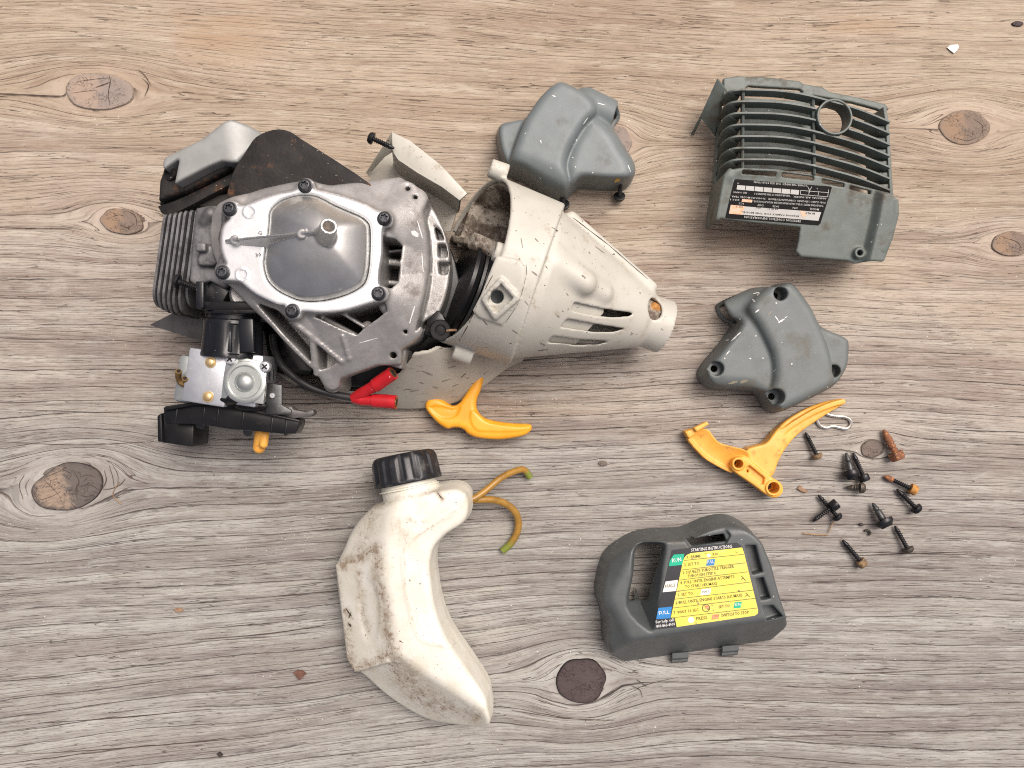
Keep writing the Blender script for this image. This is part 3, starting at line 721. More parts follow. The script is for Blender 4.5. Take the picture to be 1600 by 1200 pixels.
# ---------------- two moulded grey covers ----------------
def build_side_cover(label, m, base, band, lobe, tab, pipe, holes, zb, zl, ztab, place, bevel_line=None):
    t = thing('moulded_cover', label, 'cover', place, 'moulded grey engine covers')
    B = W2(smooth_closed(base, 4), 0)
    x0, x1, y0, y1 = bounds(B, 14); g = G((x0, y0, -2), (x1, y1, zb + 8), 1.6)
    d = g.poly(B); z = g.z
    def lump(pts, zt, k, draft=0.14, n=3):
        p = g.poly(W2(smooth_closed(pts, n), zt * 0.85))
        return smax(p + draft * (z - zt), z - zt, k)
    f = lump(band, zb, 13)
    f = smin(f, lump(lobe, zl, 16, 0.42), 5)
    f = smin(f, lump(tab, ztab, 7), 3)
    a, b, r, rb = pipe
    pa, pb = W(*a), W(*b)
    f = smin(f, np.maximum(g.capsule(pa, pb, r, rb), -( -(g.x - pb[0]) * (pb - pa)[0] - (g.y - pb[1]) * (pb - pa)[1]) / np.hypot(*(pb - pa)[:2])), 7)
    skirt = smax(d + 0.30 * z, z - 26, 12)
    f = smin(f, skirt, 10)
    f = smax(f, d + 0.05 * z - 1, 6)
    if bevel_line:
        (p, q, slope, zz) = bevel_line
        s_ = g.side(W2([p], zz)[0], W2([q], zz)[0]); f = smax(f, ((z - zz) - s_ * slope) / math.hypot(1, slope), 12)
    out = f
    inner = np.maximum(f + 5.5, -z - 1)
    # the pipe mouth is open
    mouth = g.capsule(pa + (pb - pa) * 0.1, pb + (pb - pa) * 0.4, r - 5, rb - 5)
    f = np.maximum(f, -np.minimum(inner, mouth))
    for (hx, hy, hz, r1, r2, dep) in holes:
        c = W(hx, hy, hz); boss = g.cyl((c[0], c[1], hz - dep - 5), (c[0], c[1], hz - 2), r1 + 4)
        f = np.minimum(f, np.maximum(boss, out + 1))
        f = smax(f, -g.cyl((c[0], c[1], hz - dep), (c[0], c[1], hz + 60), r1), 1.6)
        f = np.maximum(f, -g.cyl((c[0], c[1], hz - dep - 30), (c[0], c[1], hz), r2))
    f = np.maximum(f, -z)
    g.build(f, 'cover_shell', m, t)
    return t
side_cover = build_side_cover('grey moulded cover with four recessed screw holes and pale scuffs above yellow lever', M['grey_side'],
    [(1117, 478), (1137, 465), (1167, 452), (1183, 450), (1192, 454), (1209, 446), (1227, 441), (1237, 443), (1250, 458), (1267, 483), (1282, 513), (1298, 518), (1315, 525), (1324, 535), (1322, 570), (1313, 589), (1298, 606), (1252, 629),
     (1223, 642), (1206, 645), (1192, 638), (1183, 624), (1171, 612), (1140, 609), (1106, 606), (1092, 594), (1089, 582), (1098, 566), (1114, 547), (1140, 511), (1128, 500)],
    [(1192, 457), (1209, 447), (1232, 443), (1250, 461), (1267, 487), (1281, 517), (1292, 545), (1298, 572), (1300, 598), (1275, 616), (1225, 638), (1204, 641), (1190, 628), (1205, 605), (1209, 580), (1206, 556), (1197, 534), (1185, 511), (1173, 492), (1172, 477)], 
    [(1180, 490), (1195, 520), (1210, 560), (1212, 590), (1205, 618), (1190, 616), (1170, 604), (1140, 601), (1108, 598), (1098, 590), (1098, 578), (1110, 562), (1130, 535), (1150, 508), (1165, 492)],
    [(1270, 516), (1298, 520), (1315, 527), (1323, 536), (1321, 570), (1312, 588), (1298, 602), (1270, 600)],
    ((1186, 476, 34), (1128, 489, 24), 27, 25),
    [(1119, 576, 60, 10.5, 5, 12), (1212, 620, 70, 12, 5, 18), (1219.5, 459, 74, 10, 5, 26), (1301, 580, 50, 9.5, 3.5, 12)],
    76, 64, 56, W(1210, 550))
upper_cover = build_side_cover('smooth blue grey moulded cover with two black screws below it, behind the cream shroud', M['grey_top'],
    [(777, 202), (789, 192), (822, 187), (831, 173), (846, 152), (863, 135), (876, 130), (890, 134), (911, 145), (923, 144), (938, 148), (958, 162), (970, 178), (968, 190), (958, 205), (969, 231), (985, 254), (989, 274), (982, 290), (968, 297), (932, 297),
     (906, 295), (894, 303), (884, 313), (873, 316), (850, 308), (817, 285), (794, 275), (783, 254), (777, 228)],
    [(822, 188), (831, 174), (846, 153), (864, 136), (876, 131), (890, 135), (911, 147), (926, 162), (928, 178), (911, 196), (897, 218), (886, 241), (882, 261), (886, 283), (884, 300), (872, 306), (850, 298), (820, 276), (797, 264), (804, 234), (814, 206)],
    [(920, 188), (938, 194), (957, 213), (968, 233), (982, 255), (985, 272), (978, 284), (962, 288), (932, 286), (906, 284), (890, 285), (884, 265), (890, 242), (900, 218)],
    [(780, 204), (790, 195), (822, 190), (830, 215), (812, 272), (797, 270), (786, 252), (780, 228)],
    ((915, 166, 40), (958, 184, 28), 27, 25),
    [], 84, 72, 62, W(885, 235), ((800, 250), (895, 290), 1.25, 78))
# ---------------- slatted cover with the emission decal ----------------
def sheet3(mb, pts, th, nrm=None):
    """flat plate through 3-D points (pixel units), thickness th"""
    P = [Vector([float(c) for c in p]) for p in pts]
    n = Vector((0, 0, 0))
    for i in range(len(P)): n += (P[i] - P[0]).cross(P[(i + 1) % len(P)] - P[0])
    n = Vector(nrm).normalized() if nrm is not None else n.normalized()
    if n.z < 0: n = -n
    a = [mb.bm.verts.new(p) for p in P]; b = [mb.bm.verts.new(p - n * th) for p in P]; k = len(P); fs = []
    fs.append(mb.bm.faces.new(a)); fs.append(mb.bm.faces.new(b[::-1]))
    for i in range(k): fs.append(mb.bm.faces.new((a[i], b[i], b[(i + 1) % k], a[(i + 1) % k])))
    bmesh.ops.recalc_face_normals(mb.bm, faces=fs)
    ed = list({e for f in fs for e in f.edges if e.calc_face_angle(0) > R(40)})
    bmesh.ops.bevel(mb.bm, geom=ed, offset=min(0.9, th * 0.3), segments=2, profile=0.5, affect='EDGES', clamp_overlap=True)
def build_grille():
    t = thing('grille_cover', 'grey green slatted engine cover with ring opening and upside down black decal', 'cover', W(1250, 265))
    m = M['grey_grille']
    c1 = lambda x, y: (1060 + x / 3.636, 100 + y / 3.636)
    c = lambda pts: [c1(*p) for p in pts]
    off = [(365, 0), (460, 1), (560, 5), (660, 17), (760, 37), (870, 66), (1000, 103), (1100, 140), (1205, 184)]
    ring_c, ring_r = np.array(c1(890, 298)), 27.0
    ztop = lambda x: 104 - 10 * ((x - 640) / 600) ** 2
    def slat_path(i):
        y0 = 145 + 66 * i
        left = [(232 - 4.5 * i, 232 + 77 * i, 20), (236 - 4 * i, 222 + 76 * i, 42), (244 - 2.5 * i, y0 + 62, 66), (258 - i, y0 + 34, 84), (285, y0 + 13, 96), (320, y0 + 3, 101)]
        pts = [(*c1(x, y), h) for x, y, h in left] + [(*c1(x, y0 + d - 1.5 * i * (x - 365) / 840), ztop(x)) for x, d in off]
        return smooth_open(pts, 4)
    for i in range(7):
        path = slat_path(i); mb = MB()
        segs, cur = [], []
        for p in path:
            if 0 < i < 3 and np.hypot(p[0] - ring_c[0], p[1] - ring_c[1]) < ring_r - 0.5:
                if len(cur) > 1: segs.append(cur)
                cur = []
            else: cur.append(p)
        segs.append(cur)
        for sg in segs:
            w3 = [Vector([float(q) for q in W(*p)]) for p in sg]; n = len(w3); rings = []
            for k in range(n):
                tg = (w3[min(k + 1, n - 1)] - w3[max(k - 1, 0)]).normalized()
                side = Vector((0.10, 1, 0)); side = (side - tg * side.dot(tg)).normalized()
                dn = tg.cross(side).normalized()
                if dn.z > 0.2 or (abs(dn.z) <= 0.2 and dn.x < 0): dn = -dn
                dep = 22
                a = w3[k]
                sec = [a + side * 1.2, a + side * 1.7 + dn * 1.2, a + side * 2.0 + dn * dep, a - side * 2.0 + dn * dep, a - side * 1.7 + dn * 1.2, a - side * 1.2]
                rings.append([mb.bm.verts.new(v) for v in sec])
            fs = []
            for k in range(n - 1):
                for j in range(6): fs.append(mb.bm.faces.new((rings[k][j], rings[k][(j + 1) % 6], rings[k + 1][(j + 1) % 6], rings[k + 1][j])))
            fs += [mb.bm.faces.new(rings[0][::-1]), mb.bm.faces.new(rings[-1])]
            bmesh.ops.recalc_face_normals(mb.bm, faces=fs)
        mb.build('slat', m, t, sharp=50)
    for x, y0, y1, zz in ((365, 150, 598, 93), (760, 182, 632, 94)):
        mb = MB(); mb.tube([W(*c1(x + (y - 150) * 0.0 - (4 if x < 500 else -8) * (y - 150) / 450, y), zz) for y in np.linspace(y0, y1, 9)], 2.6, 8, flat=2.2); mb.build('cross_bar', m, t)
    for y in (300, 430):
        pass
    q = W(*ring_c, 105)
    MB().lathe([(-26, 25.5), (-26, 22.5), (-1, 23), (0, 23.8), (0, 25.6), (-1.2, 26.4), (-26, 25.5)], q, (0.06, 0.05, 1), 40, cap=False).build('ring', m, t)
    # shaded baffle under the left bay
    mb = MB(); mb.prism(W2(c([(372, 190), (752, 215), (758, 610), (368, 590)]), 66), 62, 66, 1); mb.build('baffle', m, t)
    # side rail under the slat ends
    mb = MB(); mb.tube([W(*c1(x, y), h) for x, y, h in ((236, 205, 22), (222, 430, 20), (203, 705, 20))], 3.4, 8, flat=2.4); mb.build('side_rail', m, t)
    # right hand wall
    mb = MB(); a = c([(1186, 240), (1200, 330), (1212, 520), (1228, 780)])
    wl = [W(*p, 88) for p in a]; inn = [v - np.array((5, 0, 0)) for v in wl][::-1]
    mb.prism([(v[0], v[1]) for v in wl + inn], 14, 86, 1); mb.build('right_wall', m, t)
    for i in range(1, 7):
        p = c1(1178 + 4 * i, 300 + 66 * i); v = W(*p, 80); mb = MB(); mb.box((v[0] - 9, v[1], 66), (14, 6, 34), bevel=1.2); mb.build('slat_foot', m, t)
    # far rim with its long cut-outs
    g = G((*[b for b in (W(*c1(200, 0), 0)[0] - 4,)], W(*c1(200, 350), 0)[1], 46), (W(*c1(1230, 0), 0)[0], W(*c1(0, 50), 0)[1] + 2, 82), 1.25)
    zr = 72
    rim = g.poly(W2(c([(218, 84), (335, 68), (480, 70), (690, 95), (715, 112), (822, 130), (858, 156), (1010, 186), (1130, 214), (1178, 226), (1200, 258), (1203, 335), (1168, 335), (1165, 300), (1150, 280), (1120, 262), (880, 204), (820, 200), (720, 178), (560, 166), (380, 168), (285, 160), (232, 235), (205, 235)]), zr))
    f = smax(rim, np.abs(g.z - zr + 4) - 4, 2)
    for h_ in ([(384, 132), (400, 124), (690, 142), (712, 160), (560, 152), (384, 150)], [(760, 176), (870, 196), (985, 216), (1128, 254), (1158, 272), (1164, 306), (1100, 282), (960, 246), (800, 210)]):
        f = smax(f, -g.poly(W2(c(h_), zr)), 1)
    g.build(f, 'rim', m, t)
    # folded flange at the far left corner
    mb = MB(); sheet3(mb, [W(*c1(220, 84), 72), W(*c1(122, 300), 40), W(*c1(208, 412), 16), W(*c1(236, 226), 62), W(*c1(280, 158), 74)], 5)
    sheet3(mb, [W(*c1(122, 300), 40), W(*c1(70, 402), 2), W(*c1(88, 407), 2), W(*c1(130, 318), 36)], 4); mb.build('flange', m, t)
    # near panel
    zp = lambda px, py: 97 - 20 * ((py - 100) * 3.636 - 600) / 500
    top = c([(262, 640), (285, 610), (320, 594), (362, 588), (560, 596), (760, 624), (1000, 678), (1130, 712), (1188, 742), (1222, 786), (1228, 860), (1196, 1000), (1150, 1122), (1138, 1131), (1085, 1126), (1000, 1134), (960, 1117), (696, 1094), (668, 1064), (684, 992), (692, 926), (440, 902), (225, 876), (240, 770)])
    tw = [tuple(W(x, y, zp(x, y))[:2]) for x, y in top]
    x0, x1, y0, y1 = bounds(tw, 12); g = G((x0 - 8, y0, 8), (x1, y1, 122), 1.4)
    d = g.poly(tw); z = g.z
    pxa = 800 + g.x * H / (H - 88); pya = 600 - g.y * H / (H - 88)
    zs = zp(pxa, pya)
    s_r = g.poly([tuple(W(x, y, 92)[:2]) for x, y in c([(1135, 735), (1260, 735), (1260, 1160), (1075, 1160), (1090, 1055), (1120, 880)])])
    zs = zs + 13 * sstep(7, -5, s_r)
    hump = g.line_dist([tuple(W(x, y, 96)[:2]) for x, y in c([(300, 640), (330, 612), (380, 606), (560, 612)])]); zs = zs + 2.5 * np.exp(-(hump / 7) ** 2)
    f = smax(d, np.abs(z - zs + 2.6) - 2.6, 2.2)
    wl = g.line_dist([tuple(W(x, y, 88)[:2]) for x, y in c([(225, 876), (240, 770), (262, 640), (285, 610)])])
    f = smin(f, smax(smax(wl - 2.8, z - zs, 2), 18 - z, 1), 3)
    wr = g.line_dist([tuple(W(x, y, 92)[:2]) for x, y in c([(1222, 786), (1228, 860), (1200, 985), (1170, 1050)])])
    f = smin(f, smax(smax(wr - 2.8, z - zs, 2), 14 - z, 1), 3)
    for s_ in ([(362, 604), (556, 614), (553, 636), (362, 624)], [(588, 614), (772, 636), (772, 658), (588, 638)], [(820, 648), (948, 674), (948, 695), (820, 671)], [(980, 684), (1103, 716), (1103, 734), (980, 705)]):
        f = smax(f, -g.poly([tuple(W(x, y, 97)[:2]) for x, y in c(s_)]), 1)
    b = W(*c1(1030, 1073), 84); f = smin(f, g.cyl((b[0], b[1], 55), (b[0], b[1], 86), 9, 8), 4); f = np.maximum(f, -g.cyl((b[0], b[1], 60), (b[0], b[1], 130), 4))
    g.build(f, 'near_panel', m, t)
    # decal
    e = lambda pts: [(1110 + x / 8, 260 + y / 8) for x, y in pts]
    hz = lambda px, py: zp(px, py) + 0.7
    up = lambda k: (lambda px, py: zp(px, py) + 0.7 + k)
    D = patch('emission_decal', [e([(300, 165), (315, 158), (1500, 250), (1520, 262), (1375, 715), (1350, 738), (200, 645), (188, 632)])], hz, M['label_gloss'], t)
    patch('silver_panel', [e([(430, 500), (1385, 572), (1350, 680), (400, 603)])] + [e([(335 + 112 * k, 233 + 9.3 * k), (438 + 112 * k, 241 + 9.3 * k), (432 + 112 * k, 298 + 9.5 * k), (328 + 112 * k, 288 + 9.5 * k)]) for k in range(7)], up(0.3), M['label_silver'], D)
    patch('orange_patch', [e([(255, 480), (430, 497), (400, 604), (232, 590)]), e([(398, 408), (525, 418), (520, 452), (390, 442)]), e([(1120, 553), (1170, 557), (1205, 610), (1150, 640)])], up(0.45), M['label_orange'], D)
    ln = [((1125, 300), (1480, 328)), ((1125, 352), (1470, 380)), ((1128, 300), (1125, 352)), ((1235, 300), (1228, 360)), ((1352, 310), (1346, 370)), ((1478, 290), (1466, 378)), ((1215, 250), (1240, 300)), ((1268, 255), (1240, 300)), ((1240, 300), (1236, 330))]
    patch('scale_line', [e(strip(p, q_, 6)) for p, q_ in ln], up(0.5), M['label_silver'], D)
    T = lambda lst: [(s, e([a])[0], e([b_])[0], k / 8) for s, a, b_, k in lst]
    print_mesh('lettering', T([("EMISSION CONTROL INFORMATION", (1130, 672), (425, 617), 28), ("MODEL", (1360, 528), (1240, 519), 24), ("S/N", (1092, 512), (1030, 507), 22), ("DATE", (860, 492), (778, 486), 22), ("DISP", (665, 478), (585, 472), 22), ("ICS", (420, 456), (355, 451), 22),
        ("THIS ENGINE MEETS US EPA CALIFORNIA EXH EMP REGULATIONS FOR", (1415, 484), (540, 424), 23), ("2011", (365, 412), (250, 404), 20), ("FOR CLASS 1 ENGINES COMPLIANCE PERIOD", (1440, 444), (720, 396), 22), ("50 HOURS MODEL YEAR", (690, 394), (265, 364), 22), ("ANNUAL AIR INDEX", (1450, 392), (1040, 368), 22),
        ("THE AIR INDEX OF THIS ENGINE IS 3", (1000, 358), (550, 330), 22), ("0", (1345, 268), (1330, 267), 20), ("SEE O.MAN", (460, 322), (290, 312), 20), ("LOWER THE INDEX  THE LESS POLLUTION", (1210, 232), (545, 184), 22), ("10", (360, 205), (335, 203), 18)]), up(0.6), M['label_silver'], D)
    print_mesh('stamped_lettering', T([("HOMELITE CONSUMER PRODUCTS AMERICA INC"[0:0] + "ENGINE FAMILY FOR THIS MODEL", (1110, 614), (390, 560), 20), ("04 18 11", (850, 530), (720, 521), 18), ("26cc", (630, 515), (570, 511), 18), ("ICS 3", (410, 500), (325, 494), 20), ("BUILT", (1310, 580), (1185, 571), 22)]), up(0.6), M['hole'], D)
    return t
build_grille()
# the two screws hanging under the upper cover
def fixed_screw(name, tip, head, sr, hr, hl, m, parent):
    a, b = np.array(tip, float), np.array(head, float); ax = a - b; L = np.linalg.norm(ax); ax /= L
    mb = MB(); prof = [(0, sr)]; y = 2.0
    while y + 3 < L - 3: prof += [(y, sr * 0.74), (y + 1.2, sr * 1.06), (y + 1.8, sr * 1.06)]; y += 3.0
    prof += [(L, sr * 0.4)]
    mb.lathe(prof, b, ax, 12)
    star = lambda r: (lambda an: r * (1 + 0.2 * math.cos(6 * an)))
    mb.lathe([(0.6, hr * 0.8), (0, hr), (-hl * 0.5, hr * 0.98), (-hl * 0.85, hr * 0.82), (-hl, hr * 0.62), (-hl, star(hr * 0.42)), (-hl * 0.3, star(hr * 0.36))], b, ax, 30)
    return mb.build(name, m, parent, sharp=40)
fixed_screw('screw', W(970, 288, 34), W(968, 306, 12), 3.4, 8.8, 7, M['screw'], upper_cover)
fixed_screw('screw', W(878, 305, 34), W(881, 319, 12), 3.4, 8.8, 7, M['screw'], upper_cover)
# ---------------- fuel tank ----------------
def build_tank():
    t = thing('fuel_tank', 'milky white plastic fuel tank with black cap and amber hoses, stained brown', 'fuel tank', W(640, 930))
    zt = 112.0
    out = [(596, 786), (582, 794), (555, 825), (538, 860), (526, 884), (524, 905), (529, 950), (536, 997), (542, 1036), (551, 1052), (568, 1059), (597, 1093), (632, 1119), (674, 1132), (718, 1128), (757, 1121), (769, 1107), (767, 1082), (761, 1060),
           (735, 1020), (705, 975), (690, 936), (683, 897), (681, 866), (687, 843), (705, 824), (727, 810), (737, 793), (737, 770), (727, 757), (710, 753), (685, 757), (640, 765)]
    Bw = W2(smooth_closed(out, 3), 46)
    x0, x1, y0, y1 = bounds(Bw, 16); g = G((x0, y0, -1), (x1, y1, zt + 8), 1.9)
    d = g.poly(Bw); z = g.z
    # plan silhouette, narrowing downwards below the waist and upwards above it
    f = smax(d - 1.5 + np.maximum(0, 30 - z) * 0.35 + np.maximum(0, z - 62) * 0.10, -z - 0.0, 10)
    def face(p, q, zz, slope, k):
        """plane through the top ridge p->q (photo px, at height zz); body on its right, falling away to the left"""
        s_ = g.side(W2([p], zz)[0], W2([q], zz)[0]); return (z - zz + s_ * slope) / math.hypot(1, slope)
    # top, gently crowned towards the inner edge
    ins = W2(smooth_closed([(606, 800), (640, 772), (690, 760), (722, 764), (730, 785), (700, 815), (680, 840), (671, 868), (673, 905), (682, 945), (700, 990), (730, 1035), (757, 1085), (756, 1112), (700, 1090), (650, 1050), (617, 1024), (607, 985), (600, 940), (594, 890), (592, 850)], 3), zt)
    di = g.poly(ins)
    top = z - zt + np.maximum(di, -30) * 0.10
    f = smax(f, top, 9)
    far = face((625, 1028), (755, 1114), zt, 0.0, 0)
    # near-left faces (ridge runs down the left of the top), slopes towards the left outline
    def fall(p, q, zz, slope):
        s_ = -g.side(W2([p], zz)[0], W2([q], zz)[0]); return (z - zz + s_ * slope) / math.hypot(1, slope)
    f1 = fall((618, 1028), (592, 868), zt, -0.0)
    sL = g.side(W2([(619, 1026)], zt)[0], W2([(594, 868)], zt)[0])     # positive to the left (west) of the ridge going north
    f = smax(f, (z - zt + sL * 0.86) / 1.32, 7)
    sU = g.side(W2([(594, 875)], zt)[0], W2([(612, 792)], zt)[0])
    f = smax(f, (z - zt + sU * 0.92) / 1.36, 8)
    sB = g.side(W2([(756, 1112)], zt)[0], W2([(612, 1019)], zt)[0])    # positive to the south-west
    f = smax(f, (z - zt + sB * 0.95) / 1.38, 6)
    # the boxy bulge low on the left side
    bul = W2([(521, 886), (560, 872), (598, 860), (612, 935), (613, 1024), (552, 1055), (538, 1036)], 62)
    bd = g.poly(bul); f = smin(f, smax(smax(bd, (z - zt + 4 + sL * 0.70) / 1.22, 4), -z, 4), 3)
    # inner flank beyond the moulding line leans off
    seam = [(727, 770), (722, 787), (708, 803), (690, 812), (668, 826), (645, 842), (633, 858), (630, 878), (634, 915), (641, 955), (650, 985), (662, 1000), (690, 1008), (715, 1013), (735, 1034), (754, 1060)]
    sp = smooth_open(seam, 6); sd = g.line_dist(W2(sp, zt))
    ridge = np.exp(-(sd / 2.2) ** 2) * 1.7
    f = f - ridge * (np.abs(z - zt) < 25)
    # thumb dents
    c = W(578, 952, 80); de = np.sqrt(((g.x - c[0]) / 17) ** 2 + ((g.y - c[1]) / 50) ** 2); f = f + 1.3 * sstep(1.15, 0.75, de)
    r = g.poly(W2([(646, 806), (680, 771), (692, 780), (662, 818)], zt)); f = f + 1.5 * sstep(2.5, -1.5, r)
    # hose boss and filler neck
    nk0, nk1 = W(655, 810, 70), W(642, 768, 66)
    f = smin(f, g.cyl(nk0, W(640, 762, 66), 42), 5)
    f = np.maximum(f, -z)
    o = g.build(f, 'tank_body', M['tank'], t, relax=2)
    me = o.data; n = len(me.vertices); co = np.empty(n * 3, np.float32); me.vertices.foreach_get('co', co); co = co.reshape(-1, 3) / S + np.array(root_loc(t)) / S
    k = H / (H - co[:, 2]); px, py = co[:, 0] * k + 800, 600 - co[:, 1] * k
    def near(pts, wd):
        p = np.array(pts, float); d2 = np.full(n, 1e9)
        for a, b in zip(p[:-1], p[1:]):
            e = b - a; tt = np.clip(((px - a[0]) * e[0] + (py - a[1]) * e[1]) / (e @ e), 0, 1)
            d2 = np.minimum(d2, (px - a[0] - e[0] * tt) ** 2 + (py - a[1] - e[1] * tt) ** 2)
        return np.exp(-d2 / wd ** 2)
    dirt = np.zeros(n)
    for pts, wd, amt in (([(535, 882), (560, 872), (588, 857)], 11, 1.0), ([(588, 857), (590, 900), (601, 940), (605, 985), (612, 1015)], 10, 0.9), ([(560, 895), (566, 960), (575, 985)], 7, 0.6), ([(540, 990), (550, 1045), (585, 1035), (612, 1022)], 10, 0.8),
                         ([(612, 1025), (650, 1080), (690, 1105)], 22, 0.75), ([(620, 1060), (670, 1090), (745, 1120)], 14, 0.7), ([(588, 790), (570, 835), (562, 862)], 12, 0.55), ([(640, 812), (665, 820)], 7, 0.5), ([(684, 770), (691, 780)], 4, 0.9), ([(540, 955), (546, 965)], 6, 1.0), ([(545, 975), (549, 982)], 4, 1.0), ([(622, 820), (634, 845)], 12, 0.4),
                         ([(596, 788), (640, 775), (686, 765)], 5, 0.5), ([(631, 860), (634, 915), (641, 955), (652, 988), (664, 1001), (690, 1008)], 2.0, 0.55), ([(632, 858), (645, 842), (690, 812), (712, 798)], 2.0, 0.5), ([(550, 1050), (597, 1093), (674, 1131)], 7, 0.35), ([(527, 900), (541, 1030)], 7, 0.45)):
        dirt = np.maximum(dirt, near(pts, wd) * amt)
    at = me.attributes.new('dirt', 'FLOAT', 'POINT'); at.data.foreach_set('value', np.clip(dirt + 0.04, 0, 1).astype(np.float32))
    # thread ring and cap
    ax = W(632, 722, 62) - W(641, 770, 66); ax /= np.linalg.norm(ax)
    c0 = W(640, 764, 66)
    MB().lathe([(-8, 41), (0, 41), (1, 44.5), (3, 44.5), (4, 41), (14, 41)], c0, ax, 36).build('thread', M['tank'], t)
    def rib(r, dep=2.2):
        return lambda a: r - dep * (0.5 - 0.5 * math.tanh(6 * (math.cos(14 * a) + 0.15)))
    capo = c0 + ax * 9
    MB().lathe([(0, 44), (0, 49), (2, 50.5), (6, rib(50.5, 1.0)), (8, rib(50, 2.6)), (34, rib(48.5, 2.6)), (38, rib(47, 1.8)), (42, 44), (44, 39), (43, 34), (41, 32), (41, 8)], capo, ax, 168).build('cap', M['cap'], t, sharp=50)
    # hoses
    for pts, r in (([(726, 782, 62), (740, 779, 58), (758, 767, 50), (781, 748, 38), (800, 738, 26), (814, 733.5, 17), (821, 736, 12), (828, 746, 8)], 5.2),
                   ([(726, 783, 52), (741, 781, 47), (760, 780.5, 40), (776, 782, 32), (793, 789, 24), (806, 802, 17), (810, 820, 12), (806, 836, 9), (797, 850, 7.5), (785, 861, 6.5)], 5.6)):
        path = smooth_open([W(*p) for p in pts], 7); mb = MB(); mb.tube(path, r, 12)
        ho = mb.build('hose', M['hose'], t); me = ho.data
        L = len(path); vals = np.zeros(len(me.vertices), np.float32)
        for i, v in enumerate(me.vertices): vals[i] = sstep(0.80, 0.94, min(i // 12, L - 1) / (L - 1))
        at = me.attributes.new('tip', 'FLOAT', 'POINT'); at.data.foreach_set('value', vals)
        e = path[-1] - path[-2]; e = e / np.linalg.norm(e)
        MB().lathe([(0, r * 0.55), (0.25, r * 0.55)], path[-1], e, 12).build('bore', M['hole'], ho)
    return t
build_tank()
# ---------------- yellow throttle trigger ----------------
def build_trigger():
    t = thing('throttle_lever', 'yellow plastic throttle lever with curved shield and two bored holes', 'lever', W(1190, 705))
    c = lambda pts: [(1040 + x / 3.81, 600 + y / 3.81) for x, y in pts]
    lev = W2(smooth_closed(c([(470, 390), (520, 368), (585, 348), (640, 285), (720, 215), (840, 145), (960, 104), (1040, 90), (1066, 100), (1060, 122), (985, 165), (880, 232), (780, 305), (700, 385), (655, 460), (618, 545), (540, 500), (480, 455)]), 3), 14)
    plate = W2(smooth_closed(c([(108, 285), (130, 268), (175, 262), (240, 268), (275, 310), (310, 345), (370, 365), (455, 388), (480, 440), (440, 500), (385, 525), (330, 500), (240, 448), (180, 385), (135, 330)]), 3), 10)
    bar = W2(smooth_closed(c([(385, 470), (400, 437), (440, 425), (480, 445), (600, 540), (660, 575), (680, 610), (675, 645), (640, 668), (595, 660), (500, 590), (380, 505)]), 3), 14)
    x0, x1, y0, y1 = bounds(np.concatenate((lev, plate, bar)), 5); g = G((x0, y0, -1), (x1, y1, 48), 1.1)
    z = g.z; dl, dp, db = g.poly(lev), g.poly(plate), g.poly(bar)
    zl = 8 + 12 * sstep(60, 0, g.poly(W2(ring_pts(c([(540, 450)])[0], 26), 14)))            # thick hub, thinner tip
    f = smax(dl, np.abs(z - 10) - zl + 3, 3)
    # raised rib along the upper edge of the lever
    sp = smooth_open(W2(c([(515, 410), (600, 372), (660, 310), (760, 235), (880, 165), (985, 122), (1050, 105)]), 16), 4)
    f = smin(f, np.maximum(g.line_dist(sp) - 4.0, np.abs(z - 12) - 9), 2.0)
    # curved shield: a dished plate
    ctr = np.array(W2(c([(255, 395)]), 10)[0]); a = np.array(W2(c([(310, 345)]), 10)[0]) - np.array(W2(c([(220, 450)]), 10)[0]); a /= np.hypot(*a)
    u = (g.x - ctr[0]) * a[0] + (g.y - ctr[1]) * a[1]
    sheet = 13 + 0.010 * u * u + 0.10 * u
    f = smin(f, smax(dp, np.abs(z - sheet) - 3.2, 2), 2.5)
    lip = g.line_dist(W2(smooth_open(c([(135, 330), (185, 388), (240, 440), (330, 492), (380, 515)]), 4), 10)); f = smin(f, np.maximum(lip - 2.5, np.abs(z - 10) - 10), 2)
    hk = g.poly(W2(c([(165, 262), (245, 222), (258, 240), (185, 286)]), 32)); f = smin(f, smax(hk, np.abs(z - 27) - 7, 2), 2)
    tip = g.poly(W2(c([(108, 283), (170, 262), (180, 290), (140, 320), (128, 318)]), 18)); f = smin(f, smax(tip, np.abs(z - 14) - 12, 2), 2)
    # pivot bar
    f = smin(f, smax(db, np.abs(z - 15) - 15, 2.5), 2)
    for (hx, hy), r in ((c([(432, 475)])[0], 6.6), (c([(640, 618)])[0], 8.6)):
        q = W(hx, hy, 30); f = smin(f, g.cyl((q[0], q[1], 2), (q[0], q[1], 33), r + 3.4), 1.2)
        f = smax(f, -g.cyl((q[0], q[1], 4), (q[0], q[1], 60), r), 1.0)
        f = np.maximum(f, -g.cyl((q[0], q[1], -5), (q[0], q[1], 60), r * 0.72))
    gr = g.poly(W2(c([(478, 492), (500, 478), (596, 556), (588, 606), (566, 600), (482, 530)]), 30)); f = smax(f, -np.maximum(gr + 1.2, 24 - z), 1)
    q = W(*c([(488, 520)])[0], 26); f = np.maximum(f, -g.cyl((q[0], q[1], 8), (q[0], q[1], 40), 2.4))
    f = np.maximum(f, -z + 0.3)
    g.build(f, 'lever_body', M['yellow_worn'], t)
    return t
build_trigger()
